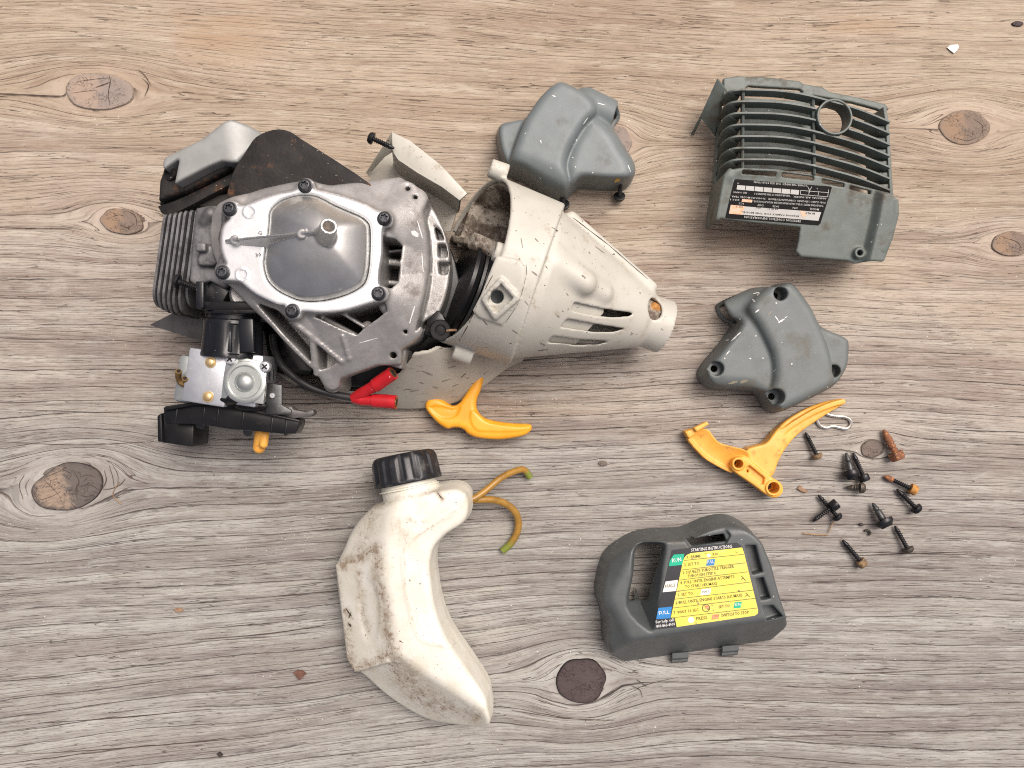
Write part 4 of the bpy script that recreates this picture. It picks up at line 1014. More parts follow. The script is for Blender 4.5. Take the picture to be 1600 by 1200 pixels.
# ---------------- pull handle ----------------
def build_handle():
    t = thing('pull_handle', 'yellow three armed pull handle poking out under the cream shroud', 'handle', W(740, 650))
    c = lambda pts: [(420 + x / 3.636, 540 + y / 3.636) for x, y in pts]
    pts = W2(smooth_closed(c([(1240, 138), (1222, 190), (1204, 252), (1182, 310), (1184, 362), (1222, 408), (1300, 430), (1400, 442), (1480, 445), (1494, 462), (1484, 488), (1440, 513), (1330, 532), (1240, 530), (1175, 520), (1130, 500), (1110, 478), (1080, 466), (1045, 466), (1015, 472),
        (970, 447), (925, 403), (890, 350), (905, 305), (945, 292), (990, 308), (1040, 340), (1080, 328), (1110, 288), (1150, 222), (1190, 150)]), 3), 22)
    x0, x1, y0, y1 = bounds(pts, 5); g = G((x0, y0, 0), (x1, y1, 48), 1.3); z = g.z; d = g.poly(pts)
    crown = 44 - 0.004 * np.square(np.minimum(d + 22, 22)) * 0
    f = smax(d, np.abs(z - 19) - 14, 9)
    arm = g.poly(W2(smooth_closed(c([(1150, 370), (1200, 400), (1250, 440), (1400, 462), (1462, 462), (1445, 485), (1330, 492), (1230, 490), (1175, 480), (1145, 430)]), 3), 44))
    f = f - 1.6 * sstep(1.5, -1.5, arm) * (z > 20)
    low = g.poly(W2(smooth_closed(c([(905, 350), (980, 345), (1040, 360), (1085, 350), (1060, 405), (1010, 420), (960, 410)]), 3), 44)); f = f + 2.5 * sstep(2, -3, low) * (z > 20)
    g.build(f, 'handle_grip', M['yellow'], t)
    mb = MB(); a = W(706, 626, 20); mb.lathe([(0, 14), (10, 14), (11, 11), (11.5, 4)], (a[0], a[1], 4), (0, 0, 1), 24).build('cord_ferrule', M['black'], t)
    return t
build_handle()
# ---------------- loose screws ----------------
def build_screw(label, tip, head, kind, shaft_r, head_r, head_l, mats=('screw', 'screw'), z=None, lift=(0, 0), thread=True, step=None, parent=None, name='screw', group='loose screws and bolts', cat='screw'):
    """tip and head: photo px; the screw lies on the board, resting on its head rim and tip"""
    zh = (head_r if z is None else z) + lift[1]; zt_ = shaft_r * 1.05 + lift[0]
    a, b = W(tip[0], tip[1], zt_), W(head[0], head[1], zh)
    ax = a - b; L = np.linalg.norm(ax); ax /= L
    if parent is None: t = thing(name, label, cat, (b[0], b[1], zh), group)
    else:
        t = bpy.data.objects.new(name, None)
    base = b
    mk = parent if parent is not None else t
    mb = MB()
    # threaded shank: real helical-looking rings
    prof = [(0, shaft_r * 1.0)]
    sh0 = 2.0
    if step: 
        prof += [(sh0, step[0]), (L * step[1], step[0]), (L * step[1] + 1.5, shaft_r)]; sh0 = L * step[1] + 2
    y = sh0; pitch = max(2.6, shaft_r * 0.95)
    end = L - shaft_r * 1.6
    if thread:
        while y + pitch < end:
            prof += [(y, shaft_r * 0.74), (y + pitch * 0.38, shaft_r * 1.08), (y + pitch * 0.56, shaft_r * 1.08)]; y += pitch
    prof += [(end, shaft_r * 0.8), (L - shaft_r * 0.5, shaft_r * 0.6), (L, shaft_r * 0.28)]
    mb.lathe(prof, base, ax, 12); sh = mb.build('shank', M[mats[0]], mk, sharp=60)
    mb = MB(); hl = head_l
    if kind == 'cap':       # socket cap head with knurl and recess
        kn = lambda r: (lambda an: r * (1 + 0.035 * math.cos(16 * an)))
        mb.lathe([(1, head_r * 0.95), (0, kn(head_r)), (-hl * 0.85, kn(head_r)), (-hl, head_r * 0.88), (-hl, head_r * 0.5), (-hl * 0.45, head_r * 0.45)], base, ax, 48)
    elif kind == 'hex':
        hx = lambda r: (lambda an: r * math.cos(math.pi / 6) / math.cos((an % (math.pi / 3)) - math.pi / 6))
        mb.lathe([(0, hx(head_r)), (-hl * 0.8, hx(head_r)), (-hl, head_r * 0.78)], base, ax, 36)
    elif kind == 'flange':
        hx = lambda r: (lambda an: r * math.cos(math.pi / 6) / math.cos((an % (math.pi / 3)) - math.pi / 6))
        mb.lathe([(0.8, head_r * 0.7), (0, head_r * 0.97), (-hl * 0.35, head_r), (-hl * 0.55, head_r * 0.93), (-hl * 0.75, head_r * 0.72), (-hl, head_r * 0.62), (-hl, head_r * 0.36), (-hl * 0.5, head_r * 0.33)], base, ax, 36)
    else:                   # pan head with a star recess
        star = lambda r: (lambda an: r * (1 + 0.22 * math.cos(6 * an)))
        mb.lathe([(0.6, head_r * 0.8), (0, head_r), (-hl * 0.45, head_r * 0.98), (-hl * 0.8, head_r * 0.82), (-hl, head_r * 0.6), (-hl, star(head_r * 0.38)), (-hl * 0.35, star(head_r * 0.32))], base, ax, 36)
    mb.build('head', M[mats[1]], mk, sharp=40)
    return t
q = lambda x, y: (1240 + x / 4.614, 640 + y / 4.614)
SCREWS = [
    ('thin black screw with pale rust on its head, just below the silver clip', q(85, 165), q(165, 325), 'pan', 3.4, 8.2, 7, ('screw', 'rust_pale'), {}),
    ('thick black shoulder bolt with wide flange, left one of a touching pair', q(378, 312), q(410, 445), 'flange', 4.4, 12.5, 13, ('screw_grey', 'screw'), dict(step=(5.4, 0.45))),
    ('slim black cap screw touching the flanged shoulder bolt on its right', q(428, 312), q(500, 475), 'cap', 3.6, 8.0, 9, ('screw', 'screw'), {}),
    ('short stubby brownish grey screw lying sideways under the touching pair', q(378, 560), q(478, 564), 'pan', 4.0, 8.6, 8, ('screw_brown', 'screw_brown'), {}),
    ('black pan head screw lying underneath another, head to the lower right', q(178, 615), q(310, 768), 'pan', 3.5, 8.2, 6, ('screw', 'screw'), {}),
    ('black cap screw lying across the top of another screw', q(138, 806), q(278, 700), 'cap', 3.4, 7.8, 10, ('screw', 'screw'), dict(lift=(1, 6))),
    ('thick brown rusted bolt with hexagonal head beside the round dark knot', q(648, 145), q(732, 310), 'hex', 6.0, 12.0, 12, ('rust', 'rust'), dict(cat='bolt', name='bolt')),
    ('black screw with orange rusty tip and ochre rusted head', q(658, 482), q(845, 568), 'cap', 3.4, 8.0, 9, ('screw', 'rust_ochre'), dict(rusttip=True)),
    ('clean black screw below the ochre headed one, pointing up left', q(742, 572), q(878, 706), 'pan', 3.7, 9.0, 8, ('screw', 'screw'), {}),
    ('thick black shoulder bolt with wide flange, its head touching a thread tip', q(568, 672), q(645, 795), 'flange', 4.6, 14.0, 12, ('screw_grey', 'screw'), dict(step=(5.6, 0.5))),
    ('long black screw with brown tip touching the flange of a bolt, head lower right', q(730, 838), q(820, 1000), 'pan', 3.5, 9.0, 7, ('screw', 'screw_brown'), {}),
    ('black pointed screw with rusty cap head, lowest of the loose screws', q(352, 940), q(480, 1090), 'cap', 3.7, 7.6, 10, ('screw', 'rust_pale'), {}),
]
for lab, tip, head, kind, sr, hr, hl, mats, kw in SCREWS:
    kw = dict(kw); rt = kw.pop('rusttip', False)
    t = build_screw(lab, tip, head, kind, sr, hr, hl, mats, **kw)
    if rt:
        a, b = W(tip[0], tip[1], sr), W(head[0], head[1], hr); ax = (a - b) / np.linalg.norm(a - b)
        MB().lathe([(0, 4.2), (4, 4.6), (8, 4.2), (12, 3.0), (15, 0.8)], a - ax * 13, ax, 10).build('rusty_tip', M['rust'], t)
# ---------------- wire clip ----------------
def build_clip():
    t = thing('wire_clip', 'bright bent steel wire clip beside the tip of the yellow lever', 'clip', W(1302, 658))
    p = [(1284, 648.5), (1277, 655), (1279.5, 663), (1285, 667), (1292, 668.5), (1301, 666), (1311, 668), (1321, 670), (1327, 667), (1330, 661), (1327, 655), (1319, 651.5), (1308, 650.5), (1298, 649), (1291, 646.5)]
    MB().tube(smooth_open([W(x, y, 3) for x, y in p], 5), 2.3, 8).build('wire', M['wire'], t)
build_clip()
# ---------------- scraps on the board ----------------
M['twig'] = surf('dry_twig', (0.33, 0.22, 0.12), (0.25, 0.155, 0.085), rough=0.8, bump=0.3)
M['crumb'] = surf('dark_crumb', (0.03, 0.024, 0.02), (0.05, 0.035, 0.028), rough=0.7, bump=0.4)
M['chip'] = surf('white_paint_chip', (0.82, 0.82, 0.80), (0.74, 0.74, 0.72), rough=0.6, bump=0.2)
M['leaf'] = surf('dead_leaf', (0.155, 0.072, 0.045), (0.10, 0.048, 0.035), rough=0.7, bump=0.5, mottle=400)
M['leaf_tan'] = surf('tan_leaf', (0.30, 0.18, 0.105), (0.22, 0.13, 0.08), rough=0.7, bump=0.4, mottle=400)
def scrap(name, label, cat, pts, z0, z1, m, grp=None):
    t = MB(); c = np.mean([W(*p) for p in pts], 0)
    rng = random.Random(int(pts[0][0]))
    P = W2(pts, 0); t.prism(P, z0, lambda x, y: z1 + rng.uniform(-0.3, 0.5))
    o = t.build(name, m, None); me = o.data; v = Vector([float(c[0]) * S, float(c[1]) * S, 0]); me.transform(Matrix.Translation(-v)); o.location = v
    tag(o, label, cat, grp); return o
scrap('paint_chip', 'small white paint chip alone at the upper right of the board', 'paint chip', [(1479.5, 74.5), (1485, 70.5), (1496, 70), (1498, 74), (1494, 80), (1490, 83.5), (1484, 79)], 0, 1.2, M['chip'])
scrap('leaf_scrap', 'reddish brown leaf scrap on the board left of the fuel tank', 'leaf', [(459, 1050), (465, 1046), (473, 1047), (479, 1052), (474, 1057), (468, 1062), (464, 1057)], 0, 3.0, M['leaf'])
scrap('leaf_scrap', 'tiny orange tan leaf scrap at lower left of the board', 'leaf', [(271, 954), (276, 950), (284, 950), (287, 954), (279, 956)], 0, 1.4, M['leaf_tan'])
scrap('leaf_scrap', 'crumpled brown leaf scrap left of the short stubby screw', 'leaf', [(1245, 763), (1250, 758), (1253, 762), (1262, 767), (1260, 770), (1251, 767)], 0, 2.0, M['leaf_tan'])
scrap('crumb', 'tiny dark crumb left of the black curl', 'crumb', [(1342, 818), (1346, 816.5), (1349, 820), (1346, 822.5)], 0, 2.5, M['crumb'])
scrap('crumb', 'small dark pebble of dirt near the lower left corner', 'crumb', [(339, 1177), (344, 1174), (349, 1179), (345, 1183)], 0, 3, M['crumb'])
scrap('seed', 'small pointed brown seed right of the upper cover screws', 'seed', [(894, 338), (900, 340), (915, 345), (922, 348), (919, 351), (908, 348)], 0, 3.4, M['leaf'])
def twig(label, pts, r, m, name='twig', cat='twig'):
    P = smooth_open([W(*p) for p in pts], 4); c = P[len(P) // 2]
    o = MB().tube(P, r, 6).build(name, m, None); v = Vector([float(c[0]) * S, float(c[1]) * S, 0]); o.data.transform(Matrix.Translation(-v)); o.location = v
    tag(o, label, cat)
twig('thin tan twig bent below the crossed screws', [(1304, 812, 2), (1299, 822, 2), (1295, 832, 1.5)], 0.9, M['twig'])
twig('flat pale twig lying level left of the bent one', [(1255, 833.5, 1), (1276, 835.5, 1), (1294, 835.5, 1)], 1.1, M['twig'])
twig('small black plastic curl between the screws', [(1351, 829, 1.5), (1357, 829, 1.5), (1360, 833, 1.5), (1357.5, 836, 1.5)], 1.9, M['crumb'], 'shaving', 'shaving')
twig('short straight twig on the grey board below the left knot', [(186, 753, 1), (178, 744, 1.2), (162, 770, 1)][0:1] + [(176, 773, 1), (190, 788, 1)], 0.7, M['twig'])
twig('pale straw sliver under the lower edge of the grille cover', [(1150, 351, 2), (1154, 345, 4), (1158, 342, 5)], 0.9, M['twig'], 'straw', 'straw')
twig('tiny pale splinter wedged between the black starter and the cream screw lug', [(698, 517, 142), (705, 516, 143), (713, 516, 140)], 1.8, M['leaf_tan'], 'splinter', 'splinter')
# ---------------- cream engine shroud ----------------
M['cream'] = surf('cream_plastic', (0.50, 0.49, 0.435), (0.46, 0.45, 0.395), rough=0.42, bump=0.15, bump_scale=1500, mottle=60, dirt=(0.30, 0.245, 0.175), dirt_amt=0.22, dirt_scale=120, fleck=(0.10, 0.085, 0.07), fleck_thr=0.745, fleck_scale=620)
def cream_skirt_mat():
    t = NT('cream_plastic_scuffed'); P = t.pos()
    c = t.mix(t.ramp(t.noise(P, 60, 4), 0.35, 0.65), (0.45, 0.43, 0.37), (0.395, 0.375, 0.315))
    st = t.ramp(t.noise(t.mapping(P, (90, 330, 200), (0, 0, R(18))), 1.0, 4, 0.7), 0.60, 0.68); c = t.mix(t.math('MULTIPLY', st, 0.8), c, (0.15, 0.115, 0.085))
    return t.out(c, 0.48, 0, t.bump(t.noise(P, 1200, 2), 0.12, 0.0003))
M['cream_scuffed'] = cream_skirt_mat()
def cream_inside_mat():
    t = NT('cream_plastic_dirty_inside'); P = t.pos()
    c = t.mix(t.ramp(t.noise(P, 60, 4), 0.35, 0.65), (0.52, 0.475, 0.40), (0.42, 0.375, 0.31))
    c = t.mix(t.math('MULTIPLY', t.ramp(t.noise(P, 70, 6, 0.7), 0.40, 0.58), 0.92), c, (0.085, 0.058, 0.040))
    c = t.mix(t.ramp(t.noise(P, 420, 3, 0.7), 0.60, 0.66), c, (0.03, 0.022, 0.017))
    return t.out(c, 0.8, 0, t.bump(t.noise(P, 400, 5, 0.7), 0.9, 0.0008))
M['cream_dirty'] = cream_inside_mat()
AX = np.array((0.946, -0.324))                       # the shroud's long axis on the board
def build_shroud():
    t = thing('engine_shroud', 'cream plastic engine shroud tapering to a nose with three vents', 'engine shroud', W(830, 450))
    xs = [W(420, 0, 0)[0], W(1060, 0, 0)[0]]; ys = [W(0, 645, 0)[1], W(0, 232, 120)[1]]
    g = G((xs[0], ys[0], -1), (xs[1], ys[1], 240), 2.0); x, y, z = g.x, g.y, g.z
    a0, a1, n0, n1 = W(640, 372, 112), W(840, 446, 112), W(1008, 500, 76), W(1038, 511, 70)
    band = smax(g.capsule(a0, a1, 128, 119), (x - a1[0]) * AX[0] + (y - a1[1]) * AX[1], 3)
    # flats and shoulders of the band
    c0 = a1 - np.array((*AX, 0)) * 10
    cone = smax(g.capsule(c0, n0, 112, 42), (x - n0[0]) * AX[0] + (y - n0[1]) * AX[1], 6)
    nose = g.cyl(n0 - (n1 - n0) * 0.9, n1, 37, 40)
    outer = smin(np.minimum(band, cone), nose, 10)
    # boss on the cone, ridge along its far edge
    outer = smin(outer, g.capsule(W(868, 415, 196), W(912, 442, 190), 22, 17), 8)
    outer = smin(outer, g.capsule(W(912, 442, 176), W(940, 458, 164), 19, 15), 6)
    rdg = [W(893, 339, 126), W(1018, 448, 96)]
    for p, q in zip(rdg[:-1], rdg[1:]): outer = smin(outer, g.capsule(p, q, 8), 7)
    C = W(731, 403, 112)
    u = (x - C[0]) * AX[0] + (y - C[1]) * AX[1]; v = -(x - C[0]) * AX[1] + (y - C[1]) * AX[0]   # along, across (+v towards the far side)
    mouth = -(u - 0.43 * (z - 112)) / 1.09
    # collar rim thickening at the mouth
    hollow = np.minimum(outer, 1e3) + 5.5
    shell = np.maximum(outer, -hollow)
    shell = smax(shell, mouth, 1.5)
    # skirt: a flaring drum wall
    so = W2(smooth_closed([(425, 560), (440, 590), (480, 611), (520, 624), (560, 632), (600, 638), (640, 640), (680, 637), (714, 629), (748, 610), (790, 578), (824, 552), (800, 470), (740, 420), (640, 430), (520, 480), (440, 520)], 3), 20)
    ds = g.poly(so); slp = 0.22 + 0.50 * sstep(-330, -150, x) ; sz = ds + np.where(z > 14, (z - 14) * slp, (14 - z) * 0.6)
    lowcut = W2([(430, 604), (440, 588), (500, 607), (555, 613), (592, 601), (622, 582), (642, 563), (658, 539), (672, 536), (696, 544), (730, 540), (790, 560), (860, 560), (860, 700), (400, 700)], 98)
    sk_ok = g.poly(lowcut)
    skirt = np.maximum(np.maximum(sz, -(sz + 5.5)), z - 124); skirt = smax(skirt, np.where(z > 30, np.minimum(sk_ok, 30) * 0.8, -60), 1)
    skirt = np.maximum(skirt, -band - 6)
    body = shell
    # bosses for the screws
    lugs = []
    for (px, py, h, r, L) in ((765, 262, 128, 13, 26), (772, 392, 216, 13, 26), (709, 545, 120, 14, 28)):
        p = W(px, py, h); d = np.array((AX[0], AX[1], -0.18)) / math.hypot(1, 0.18)
        b = g.cyl(p, p + d * L, r, r + 1); lugs.append((p, d, r)); body = smin(body, b, 4); body = np.maximum(body, -g.cyl(p - d * 6, p + d * L * 0.8, r * 0.42))
    # vents: long slots cut straight down through the near flank
    for s_ in ([(893, 477), (940, 484), (992, 488), (984, 493), (955, 496), (920, 494), (889, 489)], [(883, 501), (930, 507), (978, 512), (962, 517), (930, 519), (874, 513)], [(862, 526), (905, 530), (958, 531), (935, 537), (900, 538), (854, 535)]):
        s3 = g.poly(W2(s_, 150)); cut = np.maximum(s3, 40 - z)
        body = smax(body, -cut, 1.2)
    # oval clamp hole in the nose
    h = W(1021, 483, 106); body = smax(body, -g.ell((h[0], h[1], h[2] + 6), (12, 16, 30)), 1.5)
    # square bracket and its hole on the band
    pl = g.poly(W2([(776, 404), (812, 410), (822, 424), (818, 448), (806, 480), (784, 508), (748, 496), (738, 486), (752, 462)], 212)); body = np.where(pl < 4, smin(body, smax(smax(pl, outer - 3.0, 2), -outer - 9, 1), 1.5), body)
    br = W2([(757, 470), (783, 441), (808, 468), (774, 496)], 216); bd = g.poly(br)
    body = smin(body, smax(smax(np.abs(bd) - 3.5, outer - 9, 1.5), -outer - 8, 1), 1.5)
    body = np.maximum(body, -np.maximum(bd + 3, -(outer + 1) + 0 * z))
    hp = W(777, 465, 210); body = np.maximum(body, -g.cyl((hp[0], hp[1], 170), (hp[0], hp[1], 260), 8.5))
    # small lip under the step
    body = np.maximum(body, -z)
    g.build(body, 'cowl', M['cream'], t)
    skirt = np.maximum(skirt, -z + 1); skirt = np.maximum(skirt, -(x - W(424, 0, 40)[0]))
    g.build(skirt, 'skirt', M['cream_scuffed'], t)
    # soiled inside: lining of the far half and the rounded partition
    lin = np.maximum(np.abs(outer + 8.5) - 2.0, mouth + 4); lin = np.maximum(lin, -(v - 0))
    part = None
    pp = smooth_open([W(688, 350, 84), W(720, 368, 96), W(760, 386, 112), W(800, 402, 118), W(850, 425, 118)], 4)
    for p, q in zip(pp[:-1], pp[1:]):
        cpl = np.maximum(np.sqrt(np.square(((x - p[0]) * (q - p)[1] - (y - p[1]) * (q - p)[0]) / np.hypot(*(q - p)[:2]))) - 5, np.maximum(z - p[2], -((x - p[0]) * (q - p)[0] + (y - p[1]) * (q - p)[1])))
        cpl = np.maximum(cpl, ((x - q[0]) * (q - p)[0] + (y - q[1]) * (q - p)[1]))
        cpl = np.minimum(cpl, g.capsule(p, q, 13)); part = cpl if part is None else np.minimum(part, cpl)
    floor = np.maximum(np.maximum(np.abs(z - 40) - 3, outer + 8), np.maximum(mouth + 2, -(v - 20)))
    f = np.minimum(np.minimum(lin, floor), np.maximum(part, np.maximum(outer + 6, mouth)))
    f = np.maximum(f, -z + 2)
    g.build(f, 'soiled_lining', M['cream_dirty'], t)
    # louvre plates set back behind the vents
    gx0, gy0, _ = W(835, 545, 60); gx1, gy1, _ = W(965, 470, 60)
    g2 = G((gx0, gy0, 60), (gx1, gy1, 215), 1.5)
    c2 = np.minimum(smax(g2.capsule(c0, n0, 112, 42), -1e3, 1), 1e3); f2 = np.abs(c2 + 9) - 2.2
    f2 = np.maximum(f2, g2.poly(W2([(880, 470), (945, 470), (942, 490), (920, 515), (895, 545), (845, 545), (850, 515)], 150)))
    g2.build(f2, 'louvre_plate', M['cream'], t)
    # clamp bolt rusting in the nose hole
    MB().lathe([(-14, 11.5), (0, 11.5), (4, 10), (6, 5)], (h[0] + 1.5, h[1] - 1, h[2] - 8), (0.1, -0.3, 1), 14).build('clamp_bolt', M['rust_ochre'], t)
    MB().lathe([(-14, 10), (0, 10)], (h[0] + 2, h[1] - 2, h[2] - 22), (0, 0, 1), 16).build('clamp_socket', M['rust'], t)
    q = W(777, 465, 186); MB().lathe([(0, 14), (2, 14)], q, (0.1, 0, 1), 20).build('bracket_seat', M['grey_top'], t)
    # nose bore
    MB().lathe([(0, 31), (1.0, 31)], n1 + 0.2 * (n1 - n0) / np.linalg.norm(n1 - n0), n1 - n0, 30).build('nose_bore', M['hole'], t)
    # channel arm at the far left
    mb = MB()
    A = lambda px, py, h: W(px, py, h)
    sheet3(mb, [A(612, 206, 132), A(640, 219, 134), A(688, 257, 140), A(730, 302, 148), A(718, 313, 148), A(690, 292, 142), A(652, 270, 138), A(622, 250, 134), A(613, 236, 132)], 5)
    mb.build('arm_flange', M['cream'], t)
    mb = MB()
    path = [tuple(p_) for p_ in smooth_open([(612, 232), (622, 250), (652, 270), (690, 292), (718, 313)], 5)]
    up_ = [A(px, py, 128) for px, py in path]; n = len(up_)
    lo = [np.array((q[0] - 7, q[1] - 4, 62)) for q in up_]
    rows = [[mb.bm.verts.new(Vector([float(c_) for c_ in q])) for q in rw] for rw in (up_, lo, [q + np.array((2.5, 3.0, 0)) for q in lo], [q + np.array((2.5, 3.0, 0)) for q in up_])]
    for k in range(4):
        for i in range(n - 1): mb.bm.faces.new((rows[k][i], rows[k][i + 1], rows[(k + 1) % 4][i + 1], rows[(k + 1) % 4][i]))
    bmesh.ops.recalc_face_normals(mb.bm, faces=mb.bm.faces[:])
    mb.build('arm_wall', M['cream_scuffed'], t)
    mb = MB(); sheet3(mb, [A(572, 270, 60), A(590, 240, 66), A(612, 234, 66), A(650, 274, 66), A(700, 306, 66), A(716, 322, 66), A(704, 362, 60), A(640, 365, 50)], 5); mb.build('arm_floor', M['cream_scuffed'], t)
    mb = MB(); sheet3(mb, [A(570, 272, 64), A(612, 206, 130), A(616, 236, 128), A(600, 246, 90), A(580, 268, 68)], 4); mb.build('arm_end', M['cream_scuffed'], t)
    # lugs' screw faces
    for p, d, r in lugs: MB().lathe([(0, r * 0.40), (1, r * 0.40)], p + d * 10, d, 14).build('lug_bore', M['screw_grey'], t)
    fixed_screw('screw', W(616, 232, 140), W(583, 217, 142), 3.6, 8.5, 7, M['screw'], t)
    return t
shroud = build_shroud()
# ---------------- the engine ----------------
def cast_mat(name, a, b, rough, metal, grime, gamt, gscale=55, bump=0.5):
    t = NT(name); P = t.pos()
    c = t.mix(t.ramp(t.noise(P, 90, 5, 0.65), 0.35, 0.65), a, b)
    gr = t.ramp(t.noise(P, gscale, 6, 0.7), 0.66 - 0.25 * gamt, 0.78 - 0.1 * gamt)
    c = t.mix(t.math('MULTIPLY', gr, 0.85), c, grime)
    pale = t.ramp(t.noise(P, 330, 4, 0.7), 0.64, 0.70); c = t.mix(t.math('MULTIPLY', pale, 0.35), c, tuple(min(0.85, q * 1.35) for q in a))
    r = t.math('ADD', rough, t.math('MULTIPLY', gr, 0.3), clamp=True)
    mt = t.math('MULTIPLY', t.math('SUBTRACT', 1.0, gr), metal)
    return t.out(c, r, mt, t.bump(t.noise(P, 1500, 3), bump, 0.00022))
M['alu_cast'] = cast_mat('cast_aluminium_dull', (0.40, 0.393, 0.383), (0.31, 0.303, 0.293), 0.42, 0.5, (0.13, 0.112, 0.10), 0.62, 75)
M['alu_plate'] = cast_mat('bright_aluminium_plate', (0.72, 0.735, 0.745), (0.63, 0.645, 0.655), 0.40, 0.6, (0.42, 0.40, 0.37), 0.0, bump=0.15)
M['alu_dome'] = cast_mat('polished_aluminium_dome', (0.60, 0.60, 0.58), (0.52, 0.52, 0.50), 0.33, 0.85, (0.27, 0.255, 0.23), 0.2, 35, bump=0.1)
M['alu_fin'] = cast_mat('sooty_aluminium_fins', (0.185, 0.185, 0.187), (0.10, 0.10, 0.102), 0.5, 0.4, (0.04, 0.036, 0.033), 0.75, 90)
M['zinc'] = cast_mat('zinc_plate', (0.62, 0.64, 0.66), (0.52, 0.54, 0.57), 0.36, 0.7, (0.25, 0.23, 0.19), 0.1, 80, 0.2)
M['zinc_green'] = cast_mat('zinc_cover_plate', (0.55, 0.58, 0.56), (0.46, 0.49, 0.47), 0.33, 0.75, (0.22, 0.22, 0.17), 0.15, 110, 0.15)
M['brass'] = surf('brass', (0.66, 0.50, 0.27), (0.55, 0.40, 0.20), rough=0.36, metal=0.7, bump=0.1)
M['brass_dirty'] = surf('tarnished_brass', (0.30, 0.19, 0.075), (0.18, 0.115, 0.05), rough=0.42, metal=0.7, bump=0.3)
M['soot'] = surf('sooty_steel', (0.020, 0.018, 0.0165), (0.011, 0.010, 0.0095), rough=0.66, metal=0.0, spec=0.3, bump=0.9, bump_scale=620, mottle=150, dirt=(0.17, 0.075, 0.034), dirt_amt=0.32, dirt_scale=110, fleck=(0.22, 0.20, 0.17), fleck_thr=0.75, fleck_scale=700)
M['shield'] = cast_mat('grey_metal_heat_shield', (0.29, 0.30, 0.29), (0.25, 0.258, 0.25), 0.48, 0.25, (0.16, 0.13, 0.10), 0.08, 90, 0.05)
M['bolt_blue'] = surf('dark_bolt', (0.045, 0.048, 0.054), (0.07, 0.073, 0.08), rough=0.36, metal=0.65, bump=0.2)
M['dark_plate'] = surf('dark_steel_plate', (0.135, 0.13, 0.128), (0.095, 0.09, 0.088), rough=0.5, metal=0.4, bump=0.3, dirt=(0.035, 0.03, 0.027), dirt_amt=0.5)
M['red'] = surf('red_sleeve', (0.50, 0.016, 0.022), (0.40, 0.012, 0.017), rough=0.3, bump=0.1, fleck=(0.65, 0.28, 0.25), fleck_thr=0.72, fleck_scale=420)
M['rubber'] = surf('black_wire_rubber', (0.016, 0.016, 0.017), (0.024, 0.024, 0.025), rough=0.45, bump=0.1)
M['black_gloss'] = surf('glossy_black_boot', (0.009, 0.010, 0.0125), (0.013, 0.014, 0.0165), rough=0.24, spec=0.4, bump=0.12, fleck=(0.10, 0.10, 0.10), fleck_thr=0.75)
e1 = lambda x, y: (220 + x / 4, 170 + y / 4)
e2 = lambda x, y: (220 + x / 4, 420 + y / 4)
PLATE = [(359, 340), (349, 352), (345, 368), (345, 387), (349, 402), (353, 413), (343, 417), (339, 427), (344, 437), (356, 438), (368, 439), (377, 442), (400, 460), (432, 475), (444, 477), (447, 488), (455, 497), (467, 495), (472, 486), (500, 488), (532, 486), (556, 480), (576, 474),
         (588, 471), (600, 468), (604, 458), (600, 449), (591, 443), (592, 420), (596, 395), (597, 357), (608, 352), (611, 342), (606, 333), (594, 331), (584, 328), (570, 320), (532, 306), (497, 298), (489, 294), (487, 285), (478, 280), (468, 284), (465, 293), (455, 299), (436, 302), (410, 310), (385, 320), (372, 321), (368, 317), (358, 316), (350, 322), (350, 332)]
DOME = [(422, 330), (434, 317), (448, 310), (466, 305.5), (490, 306), (505, 312), (522, 321), (545, 331), (563, 339), (573, 347), (577, 358), (577, 395), (575, 420), (571, 437), (564, 447), (545, 458), (520, 466), (495, 470), (470, 469), (450, 462), (432, 452), (418, 437), (412, 415), (413, 400), (417, 375), (420, 350)]
BOLTS = [(360, 327), (477.5, 291), (601, 342), (349, 426), (457.5, 486), (592, 459)]
ZP = 228.0
def star_bolt(parent, x, y, h, r, mat, name='bolt'):
    q = W(x, y, h); star = lambda k: (lambda an: k * (1 + 0.20 * math.cos(6 * an)))
    MB().lathe([(-12, r * 0.9), (0, r * 1.18), (1.5, r * 1.18), (2.2, r * 1.0), (6.5, r * 0.97), (8.2, r * 0.78), (8.4, r * 0.72), (8.2, star(r * 0.52)), (4.5, star(r * 0.48)), (4.4, 0.5)], q, (0.02, 0.02, 1), 36).build(name, mat, parent, sharp=40)
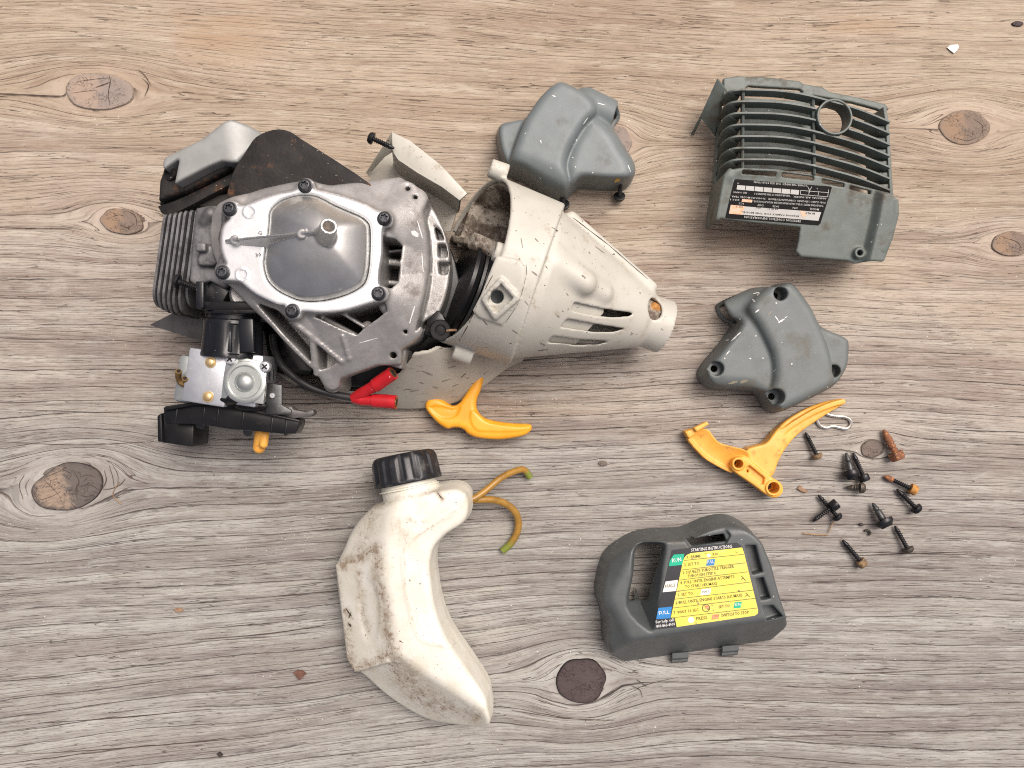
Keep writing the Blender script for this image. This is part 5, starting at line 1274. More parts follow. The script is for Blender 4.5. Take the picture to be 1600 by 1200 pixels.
def build_engine():
    t = thing('engine', 'small dismantled two stroke engine with bright aluminium cover plate, sooty muffler and carburettor', 'engine', W(500, 430))
    # ---- crankcase cover
    P2 = W2(smooth_closed(PLATE, 3), ZP); x0, x1, y0, y1 = bounds(P2, 5); g = G((x0, y0, ZP - 20), (x1, y1, ZP + 84), 1.35)
    z = g.z; d = g.poly(P2)
    f = smax(d, np.abs(z - (ZP - 8)) - 8, 2.2)
    dm = np.array(W2(smooth_closed(DOME, 5), ZP)); ap = W(507, 366, ZP + 30)[:2]
    th = np.arctan2(dm[:, 1] - ap[1], dm[:, 0] - ap[0]); rr = np.hypot(dm[:, 0] - ap[0], dm[:, 1] - ap[1]); o_ = np.argsort(th)
    T_ = np.concatenate((th[o_] - 2 * np.pi, th[o_], th[o_] + 2 * np.pi)); R_ = np.tile(rr[o_], 3)
    ang = np.arctan2(g.y - ap[1], g.x - ap[0]); rad = np.hypot(g.x - ap[0], g.y - ap[1]); tt = rad / np.interp(ang, T_, R_)
    prof = 47 * (1 - np.clip(tt, 0, 1)) ** 1.0 * (0.55 + 0.45 * np.clip(tt, 0, 1)) * 1.35 + 3.0 * sstep(1.0, 0.93, tt)
    ddm = g.poly([tuple(q) for q in dm])
    grv = smax(np.abs(ddm) - 1.6, np.abs(z - ZP) - 2.5, 1); f = smax(f, -grv, 1.0)
    dome = smax(smax(z - (ZP - 1 + prof), ddm, 2.0) * 0.8, ZP - 12 - z, 2)
    plate = np.maximum(f, -(ddm - 0.5))
    # ejector marks and bolt seats
    for (px, py) in ((390, 331), (378, 429)):
        q = W(px, py, ZP); plate = plate - 0.9 * ((np.abs(np.hypot(g.x - q[0], g.y - q[1]) - 7.5) < 1.0) & (z > ZP - 5))
    cov = g.build(plate, 'crankcase_cover', M['alu_plate'], t)
    # web from the left pin to the boss, flaring at its foot
    a, b = W(352, 376, ZP + 3), W(498, 362, ZP + 40)
    tt2 = ((g.x - a[0]) * (b - a)[0] + (g.y - a[1]) * (b - a)[1]) / ((b - a)[:2] @ (b - a)[:2]); hz = a[2] + (b[2] - a[2]) * np.clip(tt2, 0, 1) + 3
    lat = ((g.x - a[0]) * (b - a)[1] - (g.y - a[1]) * (b - a)[0]) / np.hypot(*(b - a)[:2])       # + towards the near side
    web = np.maximum(np.maximum(np.maximum(-1.4 - lat, lat - 1.4 - np.maximum(hz - z, 0) * 0.42), z - hz), np.maximum(-tt2, tt2 - 1) * 100)
    dome = np.minimum(dome, np.maximum(web, ZP - 2 - z))
    b0, b1 = W(508, 371, ZP + 34), W(514, 353, ZP + 64)
    dome = smin(dome, g.cyl(b0, b1, 12.5, 10.5), 3); dome = smax(dome, -g.cyl(b1 - (b1 - b0) * 0.08, b1 + (b1 - b0) * 0.3, 6.5), 1)
    for (px, py, h_) in ((366, 375, ZP + 9), (471, 365, ZP + 36)):
        q = W(px, py, h_); dome = np.minimum(dome, g.cyl((q[0], q[1], h_ - 14), (q[0], q[1], h_), 7.0, 6.4))
    dom = g.build(dome, 'dome', M['alu_dome'], cov)
    q = b1 - (b1 - b0) * 0.06; MB().lathe([(0, 6.0), (0.6, 6.0)], q, b1 - b0, 14).build('boss_core', M['screw_brown'], dom)
    print_mesh('cast_lettering', [("G", (403, 367.5), (409.5, 366.5), 6.5), ("30", (399, 402), (408.5, 400.5), 6.0)], ZP + 0.5, M['alu_fin'], cov)
    for (px, py) in BOLTS: star_bolt(t, px, py, ZP - 1, 8.0, M['bolt_blue'])
    # ---- crankcase casting
    CASE = [(352, 400), (350, 345), (385, 322), (470, 300), (530, 305), (586, 292), (612, 287), (627, 283), (636, 290), (638, 298), (650, 299), (662, 303), (671, 316), (664, 338), (668, 355), (672, 385), (672, 420), (667, 460), (658, 498), (662, 518), (652, 532), (638, 541), (628, 548), (627, 569),
            (592, 571), (560, 582), (533, 592), (530, 604), (518, 611), (506, 604), (500, 588), (490, 570), (468, 546), (440, 515), (408, 482), (380, 450)]
    g = G((*W2([(330, 0)], 140)[0][:1], W(0, 620, 140)[1], 22), (W(715, 0, 120)[0], W(0, 268, 140)[1], 224), 2.0); z = g.z
    pc = g.poly(W2(smooth_closed(CASE, 2), 150)); pp = g.poly(W2(smooth_closed(PLATE, 2), 216))
    zt = np.clip(206 - 0.62 * np.maximum(pp - 4, 0), 138, 215)
    f = smax(pc + 0.05 * (150 - z), z - zt, 5); f = smax(f, 62 - z, 2)
    f = smin(f, smax(pp - 3 + 0.06 * (212 - z), np.abs(z - 170) - 44, 2), 4)
    # bright worn shoulder along the flywheel side
    sh = smooth_open([W(640, 318, 154), W(652, 345, 160), W(657, 375, 164), W(657, 410, 165), W(653, 445, 162), W(644, 480, 156), W(634, 510, 148)], 3)
    for p, q in zip(sh[:-1], sh[1:]): f = smin(f, g.capsule(p, q, 8), 9)
    # outer rim with pockets
    RIM = [(612, 300), (650, 302), (673, 322), (689, 349), (699, 378), (704, 411), (702, 445), (692, 480), (674, 511), (652, 533), (600, 560), (520, 560), (500, 430), (540, 320)]
    pr = g.poly(W2(smooth_closed(RIM, 3), 112)); rim = smax(pr, np.abs(z - 94) - 30, 3)
    f = smin(f, rim, 3)
    for pk in ([(678, 352), (688, 360), (694, 374), (683, 374)], [(684, 381), (696, 381), (700, 400), (685, 402)], [(685, 409), (701, 410), (700, 428), (686, 428)], [(655, 522), (668, 508), (676, 500), (672, 495), (660, 505)]):
        f = smax(f, -np.maximum(g.poly(W2(pk, 124)), 96 - z), 1.5)
    # pockets beside the cover, with cooling ribs left standing
    k1 = g.poly(W2([(597, 371), (618, 374), (628, 383), (625, 405), (622, 440), (612, 452), (597, 448)], 196)); f = smax(f, -np.maximum(k1, 104 - z), 2)
    for (xa, ya, xb, yb, wd, hh) in ((596, 402, 626, 406, 5, 148), (596, 436, 622, 438, 3.5, 150), (596, 386, 626, 384, 2.2, 146)):
        ln = g.line_dist(W2([(xa, ya), (xb, yb)], 180)) - wd; f = np.minimum(f, np.maximum(ln, np.abs(z - hh + 34) - 34))
    k2 = g.poly(W2([(492, 494), (540, 489), (585, 479), (604, 474), (606, 486), (590, 498), (572, 510), (556, 523), (530, 512)], 192)); f = smax(f, -np.maximum(k2, 96 - z), 2)
    for (xa, ya, xb, yb) in ((498, 492, 553, 522), (534, 489, 568, 510)):
        ln = g.line_dist(W2([(xa, ya), (xb, yb)], 186)) - 2.2; f = np.minimum(f, np.maximum(ln, np.abs(z - 150) - 38))
    for p, q in ((W(601, 480, 186), W(617, 500, 172)), (W(574, 510, 176), W(598, 530, 164))):
        f = smin(f, g.capsule(p, q, 7.5), 2)
        f = smin(f, g.cyl((q[0], q[1], 130), (q[0], q[1], q[2] + 3), 9), 3)
    # sunken fields and cast webs on the lower left
    k3 = g.poly(W2([(414, 477), (445, 488), (468, 508), (490, 530), (488, 566), (468, 542), (440, 510)], 165)); f = smax(f, -np.maximum(k3, 112 - z), 3)
    k4 = g.poly(W2([(499, 536), (530, 564), (512, 574), (499, 578)], 165)); f = smax(f, -np.maximum(k4, 126 - z), 3)
    for (pa, pb, wd, dz) in (((408, 478), (489, 572), 2.6, 1), ((494, 528), (494, 585), 2.6, 2), ((470, 507), (536, 566), 2.6, 3), ((541, 528), (548, 562), 2.4, 3), ((536, 566), (548, 560), 2.4, 2)):
        a, b = np.array(W2([pa], 165)[0]), np.array(W2([pb], 160)[0]); e = b - a
        tq = np.clip(((g.x - a[0]) * e[0] + (g.y - a[1]) * e[1]) / (e @ e), 0, 1)
        ln = np.sqrt((g.x - a[0] - e[0] * tq) ** 2 + (g.y - a[1] - e[1] * tq) ** 2) - wd
        f = smin(f, np.maximum(np.maximum(ln, z - zt - dz), 100 - z), 2.0)
    # lugs
    for (px, py, h0, h1, r, hr) in ((637, 296, 70, 176, 12, 3.2), (650, 311, 70, 170, 12, 3.0), (636, 519, 66, 160, 14, 3.0), (519, 599, 60, 128, 14, 4.0)):
        q = W(px, py, h1); f = smin(f, g.cyl((q[0], q[1], h0), (q[0], q[1], h1), r + 1, r - 1), 5); f = np.maximum(f, -g.cyl((q[0], q[1], h1 - 14), (q[0], q[1], h1 + 20), hr))
    q = W(616, 557, 140); f = smin(f, g.box((q[0], q[1], 110), (15, 14, 33), frame((0.96, -0.28, 0)), 2), 2); f = np.maximum(f, -g.cyl((q[0] + 2, q[1] + 1, 120), (q[0] + 2, q[1] + 1, 170), 4.5))
    for (px, py, h_, r) in ((614, 315, 172, 9), (553, 557, 148, 7), (488, 552, 130, 6)):
        q = W(px, py, h_); f = smin(f, g.cyl((q[0], q[1], h_ - 40), (q[0], q[1], h_), r), 2)
    g.build(f, 'crankcase', M['alu_cast'], t)
    for pk in ([(598, 372), (616, 376), (626, 384), (623, 405), (620, 438), (611, 450), (598, 446)], [(496, 494), (540, 490), (584, 480), (600, 478), (602, 486), (588, 497), (570, 509), (556, 520), (532, 510)]):
        mb = MB(); mb.prism(W2(pk, 112), 92, 112); mb.build('shade_grime_floor', M['black_matt'], t)  # black floors added to paint the pockets' shade and grime
    # ---- starter and flywheel stack on the crank axis, black
    ax = np.array((0.90, -0.31, -0.30)); ax /= np.linalg.norm(ax); o = W(716, 444, 72)
    MB().lathe([(0, 40), (0, 75), (5, 76), (6, 72), (12, 72), (13, 50)], o, ax, 64).build('flywheel', M['black'], t)
    MB().lathe([(14, 50), (14, 73), (18, 74), (19, 69)], o, ax, 64).build('flywheel_ring', M['screw_grey'], t)
    MB().lathe([(19, 50), (20, 71), (26, 72), (27, 68), (30, 68), (31, 73), (34, 74), (35, 69), (42, 68), (43, 60), (56, 56), (56, 20)], o, ax, 64).build('starter_pulley', M['black_gloss'], t)
    MB().lathe([(34.2, 70), (34.2, 74.6), (35.6, 74.6), (35.6, 70)], o, ax, 64, cap=False).build('bright_edge', M['wire'], t)
    mb = MB(); u_ = np.array((0.31, 0.95, 0.0))
    for s_, hh in ((38, 34), (-8, 40)):
        q = o + ax * 56 + u_ * s_ + np.array((0, 0, hh)); mb.box(q, (26, 16, 34), rot=Matrix(frame(ax, (0, 0, 1)).tolist()), bevel=2)
    mb.build('starter_pawl', M['black'], t)
    q = W(688, 516, 140); mb = MB(); mb.lathe([(-30, 15), (-2, 15), (0, 13.5), (0, 8), (-14, 7)], (q[0], q[1], 140), (0.1, -0.1, 1), 24)
    mb.prism(W2([(668, 498), (684, 484), (692, 492), (703, 515), (695, 533), (682, 530), (662, 522)], 132), 90, 132, 2); mb.build('starter_foot', M['black'], t)
    # dark housing below the casting, down to the board
    mb = MB(); mb.prism(W2(smooth_closed([(440, 470), (470, 560), (540, 604), (610, 592), (650, 556), (690, 535), (720, 470), (700, 380), (640, 320), (520, 330)], 3), 60), 4, 66, 3); mb.build('starter_housing', M['black'], t)
    # ---- cylinder and its fins
    mb = MB(); a = W(262, 470, 90); b = W(360, 335, 150)
    mb.box(((a[0] + b[0]) / 2 + 28, (a[1] + b[1]) / 2, 98), (b[0] - a[0] - 6, b[1] - a[1] - 26, 110), bevel=4); cy = mb.build('cylinder', M['alu_fin'], t)
    tops = [(258, 333, 236, 478), (266, 331.5, 243, 482), (274, 330, 251, 486), (282, 328.5, 259, 489), (290, 327, 267, 490), (299, 326, 276, 488), (308, 325, 288, 478)]
    base_me = None
    for i, (xa, ya, xb, yb) in enumerate(tops):
        p, q = W(xa, ya, 172)[:2], W(xb, yb, 162)[:2]; dv = q - p; L = np.hypot(*dv); dv /= L
        mb = MB(); prof = []
        for an in np.linspace(0, 90, 6): prof.append((L - 30 + 30 * math.sin(R(an)), 172 - 30 + 30 * math.cos(R(an)) - 8))
        prof += [(L, 40), (L - 16, 18), (12, 18), (0, 34), (0, 160)]
        for an in np.linspace(-60, 0, 4): prof.append((8 + 8 * math.sin(R(an)), 164 + 8 * math.cos(R(an))))
        nrm = np.array((dv[1], -dv[0])); va, vb = [], []
        for s_, zz in prof:
            c_ = p + dv * s_
            va.append(mb.bm.verts.new((c_[0] + nrm[0] * 1.7, c_[1] + nrm[1] * 1.7, zz))); vb.append(mb.bm.verts.new((c_[0] - nrm[0] * 1.7, c_[1] - nrm[1] * 1.7, zz)))
        n = len(prof); fs = [mb.bm.faces.new(va), mb.bm.faces.new(vb[::-1])]
        for k in range(n): fs.append(mb.bm.faces.new((va[k], vb[k], vb[(k + 1) % n], va[(k + 1) % n])))
        bmesh.ops.recalc_face_normals(mb.bm, faces=fs); mb.build('cooling_fin', M['alu_fin'], cy)
    # casting between fins and cover
    g = G((W(296, 0, 150)[0], W(0, 470, 150)[1], 60), (W(372, 0, 190)[0], W(0, 305, 190)[1], 206), 1.8); z = g.z
    blk = smax(g.poly(W2([(308, 326), (330, 322), (352, 322), (366, 345), (366, 440), (352, 452), (330, 440), (310, 448), (298, 440), (302, 380)], 170)), np.abs(z - 122) - 54, 4)
    up = smax(g.poly(W2([(346, 318), (362, 312), (374, 322), (372, 445), (345, 440), (336, 430), (334, 420), (345, 396), (340, 372), (345, 350)], 206)), np.abs(z - 165) - 42, 3); f = smin(blk, up, 4)
    lg = smax(g.poly(W2([(306, 405), (312, 392), (330, 380), (345, 366), (345, 408), (330, 415), (308, 414)], 190)), np.abs(z - 150) - 38, 3); f = smin(f, lg, 3)
    f = smin(f, g.capsule(W(322, 345, 172), W(330, 335, 176), 9), 4); f = smin(f, g.box(W(318, 388, 186), (7, 6, 12), None, 2), 2)
    g.build(f, 'cylinder_base', M['alu_fin'], t)
    # ---- muffler
    mf = None
    box_out = [(247, 322), (252, 300), (256, 262), (262, 250), (318, 218), (352, 190), (368, 187), (403, 203), (396, 226), (378, 252), (366, 268), (300, 306)]
    g = G((W(238, 0, 100)[0], W(0, 350, 100)[1], 20), (W(415, 0, 205)[0], W(0, 178, 205)[1], 214), 1.4); z = g.z
    body = smax(g.poly(W2([(252, 316), (254, 285), (264, 258), (330, 215), (368, 196), (398, 208), (390, 232), (364, 266), (300, 300)], 165)), np.abs(z - 96) - 80, 6)
    seam = smax(g.poly(W2([(247, 320), (250, 296), (276, 290), (330, 262), (345, 256), (364, 255), (368, 268), (300, 305)], 160)), np.abs(z - 152) - 5, 3)
    mf = g.build(smin(body, seam, 2), 'muffler', M['soot'], t)
    top = g.poly(W2([(258, 245), (286, 231), (316, 216), (340, 197), (349, 190), (358, 186), (368, 187), (386, 193), (406, 203), (397, 222), (383, 238), (370, 253), (362, 254), (346, 252), (338, 255), (326, 260), (274, 287), (272, 286), (279, 251), (277, 250), (257, 264), (254, 262), (254, 252)], 196))
    rim = g.poly(W2([(250, 262), (316, 215), (350, 188), (368, 184), (410, 202), (385, 240), (360, 264), (250, 320)], 196))
    zt = 196 - 0.012 * np.square(np.maximum(0, -(g.side(W2([(316, 330)], 196)[0], W2([(384, 194)], 196)[0])) * 0 + np.maximum(0, (g.x - W(352, 0, 196)[0]) * 0.86 - (g.y - W(0, 225, 196)[1]) * 0.5))) 
    fold = np.maximum(0, (g.x - W(350, 0, 196)[0]) * 0.97 + (g.y - W(0, 222, 196)[1]) * 0.16)
    zt = 197 - 0.010 * fold ** 2
    sh = smax(top + 0.05 * (z - 190), np.abs(z - zt + 14) - 14, 4)
    g.build(sh, 'heat_shield', M['shield'], mf)
    q = W(267, 271, 178); MB().lathe([(0, 9), (4, 8.5), (4, 6.5), (-6, 6)], q, (-0.35, -0.25, 1), 24).build('outlet_ring', M['soot'], mf)
    q = W(267, 271, 176); MB().lathe([(0, 6.2), (1, 6.2)], q, (-0.35, -0.25, 1), 20).build('outlet_bore', M['hole'], mf)
    # curled mounting plate: seam lip, then the wide gusset towards the shroud
    mb = MB(); mb.prism(W2([(244, 321), (270, 313), (330, 285), (366, 266), (370, 272), (364, 284), (300, 318), (262, 337), (250, 332)], 168), 60, lambda x, y: 164, 1.2)
    mb.prism(W2(smooth_closed([(362, 270), (376, 246), (387, 228), (398, 213), (415, 204), (434, 200), (452, 204), (470, 216), (520, 247), (578, 286), (575, 297), (552, 300), (500, 305), (430, 312), (400, 322), (376, 322), (352, 318)], 2), 196), 150, lambda x, y: 194 - 0.02 * (x + 380) * (x > -380), 1.6, 2)
    mb.build('mounting_plate', M['soot'], mf)
    mb = MB(); mb.prism(W2([(305, 322), (340, 304), (372, 300), (388, 318), (372, 330), (335, 326)], 150), 40, 150, 3); mb.build('exhaust_flange', M['black_matt'], mf)
    # ---- dark sheet under the fins, back plate
    mb = MB(); sheet3(mb, [W(233, 508, 62), W(302, 473, 74), W(330, 458, 76), (W(330, 500, 66)), W(313, 533, 60)], 5); mb.build('base_plate', M['dark_plate'], t)
    mb = MB(); mb.prism(W2([(400, 500), (412, 520), (422, 578), (440, 585), (484, 586), (490, 574), (440, 510)], 66), 40, 66, 2); mb.build('back_plate', M['black'], t)
    # ---- intake boot
    mb = MB()
    B0, B1 = W(366, 478, 138), W(362, 557, 134)
    oct_ = lambda r, e: (lambda an: r * (1 + e * math.cos(8 * an)))
    ax_ = B1 - B0; Lb = np.linalg.norm(ax_)
    mb.lathe([(0, 38), (2, 41), (12, 41), (13, 36), (18, 36), (20, 40), (24, 40.5), (26, oct_(40, 0.03)), (Lb - 6, oct_(41.5, 0.035)), (Lb - 4, 43), (Lb, 43)], B0, ax_, 64)
    boot = mb.build('intake_boot', M['black_gloss'], t, sharp=30)
    mb = MB()
    for (px, w_, h_) in ((330, 9, 172), (352, 15, 176), (384, 20, 174)):
        p = W(px, 524, h_); mb.box((p[0], p[1], p[2] - 7), (w_, 46, 12), rot=Matrix.Rotation(R(2), 3, 'Z'), bevel=2.5)
    mb.build('boot_rib', M['black_gloss'], boot)
    mb = MB(); mb.box(W(366, 480, 158), (74, 12, 44), bevel=2); mb.box(W(375, 488, 160), (60, 7, 38), bevel=1.5); mb.build('boot_clamp', M['black'], boot)
    mb = MB(); mb.box(W(324, 464, 160), (11, 36, 56), bevel=2); mb.box(W(345, 462, 150), (28, 30, 40), rot=Matrix.Rotation(R(-30), 3, 'Z'), bevel=3); mb.build('boot_bracket', M['black_gloss'], t)
    p = W(384, 465, 150); MB().lathe([(0, 24), (30, 22), (34, 19)], p - np.array((0, 0, 10)), (0.25, 0.1, 1), 30).build('intake_port', M['alu_cast'], t)
    fixed_screw('bracket_screw', W(317, 453, 178), W(279, 440, 180), 4.2, 9.5, 7, M['screw'], t)
    # ---- carburettor
    mb = MB()
    rz = Matrix.Rotation(R(-9), 3, 'Z')
    p = W(337, 590, 128); mb.box(p, (60, 74, 66), rot=rz, bevel=3); p = W(388, 592, 118); mb.box(p, (56, 72, 76), rot=rz, bevel=3)
    carb = mb.build('carburettor', M['zinc'], t)
    mb = MB(); mb.prism(W2([(355, 555), (383, 559), (418, 567), (416, 600), (412, 632), (346, 622), (350, 585)], 162), 156, 164, 1.5); cv = mb.build('metering_cover', M['zinc_green'], carb)
    p = W(383, 597, 164); MB().lathe([(-1, 29), (2.2, 29), (3.4, 27), (3.4, 23), (1.6, 21), (1.6, 14), (4.5, 12), (8.5, 8), (9.5, 3)], p, (0, 0, 1), 40).build('round_cover', M['zinc_green'], cv)
    for (px, py) in ((361, 561), (415, 573)):
        q = W(px, py, 165); mb = MB(); mb.lathe([(-2, 8), (2, 8), (4.5, 6.5), (5, 3)], q, (0, 0, 1), 20); mb.build('cover_screw', M['zinc'], cv)
        mb = MB(); mb.box(q + np.array((0, 0, 5)), (9, 1.8, 1.2), rot=Matrix.Rotation(R(40), 3, 'Z')); mb.box(q + np.array((0, 0, 5.1)), (1.8, 9, 1.2), rot=Matrix.Rotation(R(40), 3, 'Z')); mb.build('screw_slot', M['hole'], cv)
    for (px, py) in ((329, 566), (325, 620)):
        q = W(px, py, 162); MB().lathe([(-2, 7.5), (0.5, 7.5), (0.6, 5.4), (3, 5.4), (3.8, 4.2)], q, (0, 0, 1), 20).build('brass_plug', M['brass'], carb)
    mb = MB(); p = W(300, 592, 120); mb.box(p, (26, 66, 52), rot=rz, bevel=6); mb.build('pump_cover', M['zinc_green'], carb)
    for pts in ([(303, 605, 148), (292, 602, 150), (283, 598, 150), (279, 590, 154), (279, 580, 164)], [(304, 606, 142), (298, 602, 148), (292, 597, 154), (289, 591, 162)]):
        path = smooth_open([W(*q) for q in pts], 5); o_ = MB().tube(path, 4.4, 10).build('fuel_nipple', M['brass_dirty'], carb)
        dv = path[-1] - path[-2]; MB().lathe([(0, 2.6), (0.3, 2.6)], path[-1], dv, 10).build('nipple_bore', M['hole'], carb)
    mb = MB(); sheet3(mb, [W(417, 598, 140), W(440, 602, 140), W(440, 633, 138), W(455, 641, 138), W(454, 648, 138), W(415, 648, 138)], 5); lv = mb.build('throttle_arm', M['screw_grey'], carb)
    q = W(426, 618, 140); MB().lathe([(0, 4), (2, 3.5)], q, (0, 0, 1), 14).build('rivet', M['zinc'], carb)
    mb = MB(); sp_ = []
    for k in range(60): sp_.append(W(424 + 5 * math.cos(k * 0.9) * 0.6, 578 + k * 0.26, 134 + 5 * math.sin(k * 0.9)))
    mb.tube(sp_, 1.1, 5); mb.build('throttle_spring', M['screw_grey'], carb)
    # ---- air box base
    mb = MB()
    base = [(256, 635), (275, 632), (300, 629), (345, 627), (375, 633), (420, 645), (467, 656), (467, 664), (461, 678), (440, 678), (400, 674), (360, 671), (318, 664), (305, 663), (258, 662), (255, 648)]
    mb.prism(W2(base, 128), 92, 128, 2)
    ab = mb.build('air_box_base', M['black'], t)
    mb = MB(); mb.prism(W2([(254, 637), (300, 629), (345, 627), (420, 646), (467, 657), (467, 660), (420, 650), (345, 632), (300, 634), (255, 642)], 138), 120, 136, 1); mb.build('gasket_lip', M['black'], ab)
    mb = MB()
    for px, py in ((276, 649), (319, 647), (341, 648), (380, 655), (425, 664), (447, 668)):
        p = W(px, py, 126); mb.box((p[0], p[1], 110), (3, 22, 38), rot=Matrix.Rotation(R(-6), 3, 'Z'), bevel=0.8)
    mb.build('box_rib', M['black'], ab)
    mb = MB(); mb.prism(W2([(247, 648), (256, 645), (303, 663), (301, 699), (247, 691), (245, 668)], 92), 30, 92, 3); mb.prism(W2([(245, 650), (252, 645), (254, 690), (246, 691)], 100), 30, 100, 2); mb.build('hook', M['black'], ab)
    g = G((W(335, 0, 130)[0], W(0, 650, 130)[1], 120), (W(425, 0, 130)[0], W(0, 608, 170)[1], 172), 1.6)
    f = smin(g.ell(W(356, 624, 146), (17, 10, 16)), g.ell(W(366, 622, 150), (11, 9, 16)), 4); f = smin(f, g.ell(W(392, 634, 136), (26, 8, 10)), 5); g.build(f, 'gasket_flap', M['black'], ab)
    mb = MB(); mb.prism(W2([(430, 643), (455, 634), (458, 640), (478, 643), (489, 640), (491, 646), (486, 651), (460, 654), (440, 652)], 120), 100, 120, 2); mb.build('throttle_lever', M['dark_plate'], ab)
    for px, py in ((312, 664), (386, 675), (437, 666)):
        q = W(px, py, 100); MB().lathe([(0, 6.5), (2, 6.5), (3, 4)], (q[0], q[1], 106 if px > 400 else 96), (0, -0.6, 1), 16).build('box_screw', M['screw_grey'], ab)
    # choke knob
    g = G((W(388, 0, 90)[0], W(0, 712, 90)[1], 60), (W(428, 0, 90)[0], W(0, 668, 90)[1], 112), 1.1)
    f = smin(g.capsule(W(409, 676, 92), W(405, 699, 84), 10, 9), g.capsule(W(414, 680, 96), W(412, 694, 96), 6), 3)
    f = smax(f, -g.capsule(W(405, 682, 108), W(404, 696, 104), 2.6), 1)
    g.build(f, 'choke_knob', M['yellow_worn'], ab)
    # ---- ignition lead with two red sleeves
    path = smooth_open([W(426, 524, 92), W(428, 540, 96), W(433, 556, 104), W(441, 570, 110), W(451, 581, 114), W(462, 591, 116), W(473, 598, 118), W(488, 606, 118), W(508, 613, 116), W(530, 618, 114), W(554, 622, 114)], 6)
    wl = MB().tube(path, 5.4, 12).build('ignition_lead', M['rubber'], t)
    MB().tube(smooth_open([W(466, 600, 108), W(490, 609, 106), W(520, 617, 106)], 5), 4.6, 10).build('second_lead', M['rubber'], wl)
    for pts in ([(552, 623, 114), (563, 616, 118), (578, 607, 126), (590, 600, 130), (591, 599, 130), (614, 583, 138)], [(552, 622, 114), (566, 625, 116), (582, 626, 118), (583, 626, 118), (600, 627, 120), (619, 628.5, 122)]):
        P_ = [W(*q) for q in pts]
        mb = MB(); mb.tube([P_[0], P_[1], P_[2], P_[3]], [7.5, 8.5, 8, 8.5], 14); mb.tube([P_[3] * 0.6 + P_[2] * 0.4, P_[4], P_[5]], [9.6, 10, 10], 16)
        slv = mb.build('red_sleeve', M['red'], wl); dv = P_[5] - P_[4]
        MB().lathe([(0, 7), (0.4, 7)], P_[5], dv, 16).build('sleeve_bore', M['hole'], wl)
        MB().lathe([(0, 7.0), (0.8, 7.0), (0.8, 5.4), (0.2, 5.4)], P_[5] + dv / np.linalg.norm(dv) * 0.2, dv, 16, cap=False).build('contact_ring', M['brass_dirty'], wl)
    return t
engine = build_engine()
# ---------------- paint flecks, scuffs and stains lying on the parts ----------------
from mathutils.bvhtree import BVHTree
M['scuff_white'] = surf('white_scuff', (0.74, 0.74, 0.72), (0.60, 0.61, 0.60), rough=0.6, bump=0)
M['scuff_tan'] = surf('tan_smear', (0.30, 0.27, 0.19), (0.22, 0.20, 0.15), rough=0.7, bump=0)
M['scuff_dark'] = surf('dark_scuff', (0.17, 0.15, 0.125), (0.26, 0.23, 0.20), rough=0.7, bump=0)
M['scuff_grime'] = surf('black_grime', (0.045, 0.037, 0.03), (0.08, 0.065, 0.05), rough=0.8, bump=0)
M['fleck_yellow'] = surf('yellow_paint_fleck', (0.72, 0.48, 0.10), (0.60, 0.38, 0.08), rough=0.6, bump=0)
def marks(body, root, name, m, polys, off=0.35):
    """thin flakes laid on the surface of a mesh where the photo shows them"""
    me = body.data; base = np.array(root_loc(body)) / S
    bv = BVHTree.FromPolygons([tuple(np.array(v.co) / S + base) for v in me.vertices], [tuple(p.vertices) for p in me.polygons])
    eye = Vector((0, 0, H))
    for p in polys:
        V, ok = [], True
        c = np.mean(p, 0)
        for x, y in list(p) + [tuple(c)]:
            d = (Vector((x - 800, 600 - y, -H))).normalized()
            hit = bv.ray_cast(eye, d)
            if hit[0] is None: ok = False; break
            n = hit[1] if hit[1].dot(d) < 0 else -hit[1]
            V.append(tuple(hit[0] + n * off))
        if not ok: continue
        k = len(p); F = [(i, (i + 1) % k, k) for i in range(k)]
        a = sum(p[i - 1][0] * p[i][1] - p[i][0] * p[i - 1][1] for i in range(k))
        if a > 0: F = [f[::-1] for f in F]
        link(name, mesh_of(V, F), m, root)
def dash(a, b, wd, seed=0):
    r = random.Random(int(a[0] * 13 + a[1])); a, b = np.array(a, float), np.array(b, float); d = b - a; n = np.array((-d[1], d[0])) / np.hypot(*d)
    up, dn = [], []
    for t_ in np.linspace(0, 1, 5):
        w_ = wd * 0.5 * (math.sin(math.pi * (t_ * 0.8 + 0.1)) ** 0.5) * r.uniform(0.5, 1.3); q_ = a + d * t_
        up.append(tuple(q_ + n * w_)); dn.append(tuple(q_ - n * w_ * r.uniform(0.5, 1.2)))
    return up + dn[::-1]
def child(o, nm): return [c_ for c_ in o.children if c_.name.split('.')[0] == nm][0]
sc_body = child(side_cover, 'cover_shell')
marks(sc_body, side_cover, 'scuff', M['scuff_white'], [dash(*a) for a in (((1211, 494), (1217.5, 503), 2.2), ((1216, 504), (1226, 498), 3.4), ((1180, 488), (1186, 483.5), 2.4), ((1177, 459), (1187, 457), 1.6), ((1175, 467), (1180, 472), 1.6), ((1183, 462), (1187, 458), 2.0), ((1143, 533), (1151, 525), 2.4), ((1151, 525), (1157.5, 519), 2.0),
    ((1134, 532), (1140, 531), 1.8), ((1134.5, 554), (1140, 548), 2.0), ((1171, 560), (1174, 560.5), 2.0), ((1191, 559), (1193, 560), 1.8), ((1226, 497), (1230, 494), 1.2))])
marks(sc_body, side_cover, 'stain', M['scuff_tan'], [dash(*a) for a in (((1138, 599), (1152, 596), 4), ((1156, 598), (1168, 594), 4.5), ((1200, 492), (1206, 486), 2))])
uc_body = child(upper_cover, 'cover_shell')
marks(uc_body, upper_cover, 'paint_fleck', M['fleck_yellow'], [ring_pts((965.5, 281), 4, 8, 2.8), ring_pts((962, 283), 2, 7)])
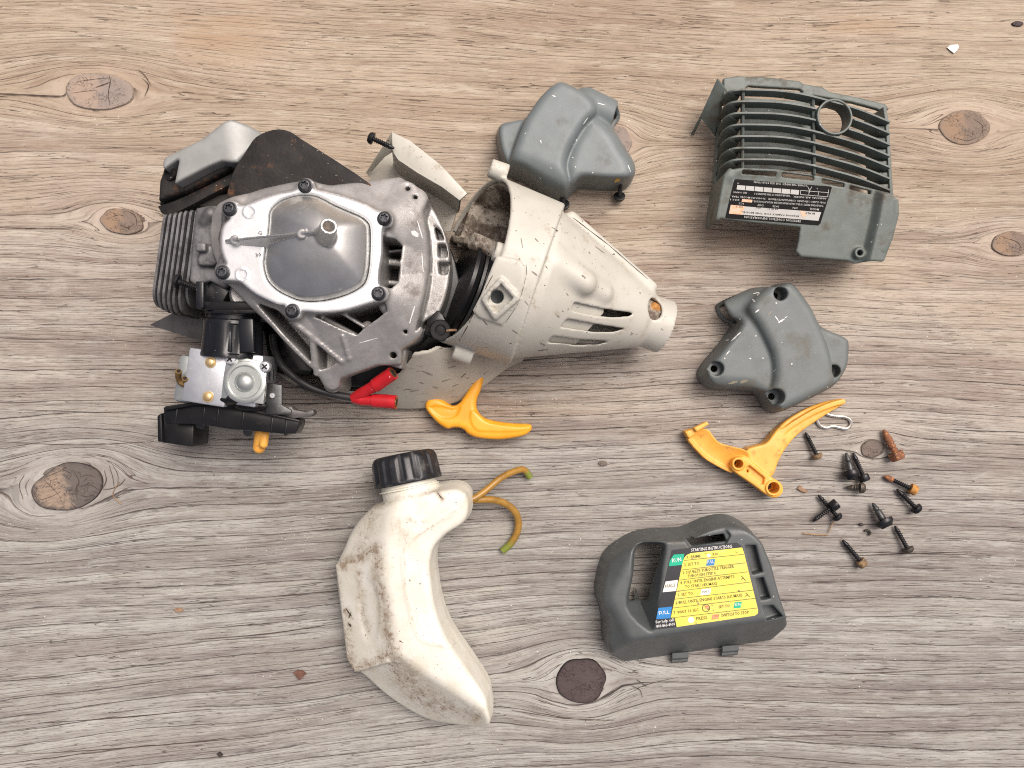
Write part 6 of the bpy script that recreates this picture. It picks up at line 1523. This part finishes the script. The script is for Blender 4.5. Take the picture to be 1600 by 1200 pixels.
marks(uc_body, upper_cover, 'scuff', M['scuff_white'], [dash(*a) for a in (((844.5, 219), (846, 224), 2.4), ((863, 149), (868, 151), 2), ((933, 161), (945, 164), 1.6), ((911, 194), (918, 184), 1.8), ((894, 246), (896, 247), 1.6), ((900, 218), (901.5, 220), 1.8), ((981, 258), (985, 268), 1.8), ((860, 262), (862, 263), 1.6))])
marks(uc_body, upper_cover, 'crease', M['scuff_dark'], [])
cc = child(engine, 'crankcase')
marks(cc, engine, 'paint_fleck', M['scuff_white'], [[(642, 361), (648, 360), (654, 365), (653, 371), (647, 369), (643, 366)], ring_pts((673, 428.5), 2.8, 8), dash((652, 345), (660, 372), 2.4), dash((659, 395), (661, 425), 1.8), dash((648, 478), (640, 505), 2.0), dash((560, 536), (590, 528), 1.4), dash((640, 330), (646, 336), 1.6)])
cw = child(shroud, 'cowl'); sk_ = child(shroud, 'skirt')
marks(cw, shroud, 'scuff', M['scuff_dark'], [dash(*a) for a in (((831, 424), (842, 432), 3), ((814, 372), (817, 388), 1.6), ((836, 372), (841, 378), 2.4), ((862, 355), (872, 361), 2.2), ((880, 312), (884, 322), 1.6), ((844, 535), (852, 540), 2.2), ((920, 393), (922, 397), 2.4), ((909, 430), (915, 434), 3), ((852, 415), (856, 420), 1.8), ((885, 458), (888, 462), 1.8),
    ((930, 385), (945, 396), 1.2), ((868, 490), (874, 496), 1.8), ((1033, 513), (1036, 516), 2), ((800, 515), (812, 523), 1.8), ((820, 470), (826, 477), 1.6), ((985, 523), (990, 520), 2.4), ((840, 548), (856, 546), 1.6), ((755, 500), (762, 508), 2))])
marks(cw, shroud, 'grime', M['scuff_grime'], [dash(*a) for a in (((786, 292), (788, 318), 2.0), ((788, 318), (786, 350), 2.2), ((785, 352), (782, 378), 2.4), ((770, 430), (758, 452), 1.8), ((745, 478), (733, 505), 2.0), ((731, 509), (718, 532), 1.8), ((895, 340), (950, 382), 1.3), ((950, 382), (1012, 436), 1.3), ((822, 412), (823, 430), 1.0), ((822, 432), (812, 470), 1.0), ((810, 474), (790, 504), 1.0))])
marks(sk_, shroud, 'scuff', M['scuff_dark'], [dash(*a) for a in (((700, 575), (712, 572), 2), ((660, 580), (676, 586), 2.2), ((690, 596), (704, 592), 1.8), ((640, 612), (655, 609), 1.6), ((720, 590), (728, 583), 2), ((676, 604), (684, 606), 2), ((655, 597), (662, 599), 1.6), ((706, 604), (716, 600), 1.6))])
tb = [o_ for o_ in bpy.data.objects if o_.name == 'tank_body'][0]
marks(tb, tb.parent, 'grime', M['scuff_grime'], [dash(*a) for a in (((543, 954), (549, 962), 2.6), ((549, 956), (545, 966), 2.2), ((545, 974), (549, 979), 3), ((541, 951), (545, 957), 1.6), ((624, 1001), (630, 1004), 1.6), ((684, 770), (690, 778), 2.2), ((656, 911), (657, 913), 2), ((640, 905), (641, 909), 1.6))])
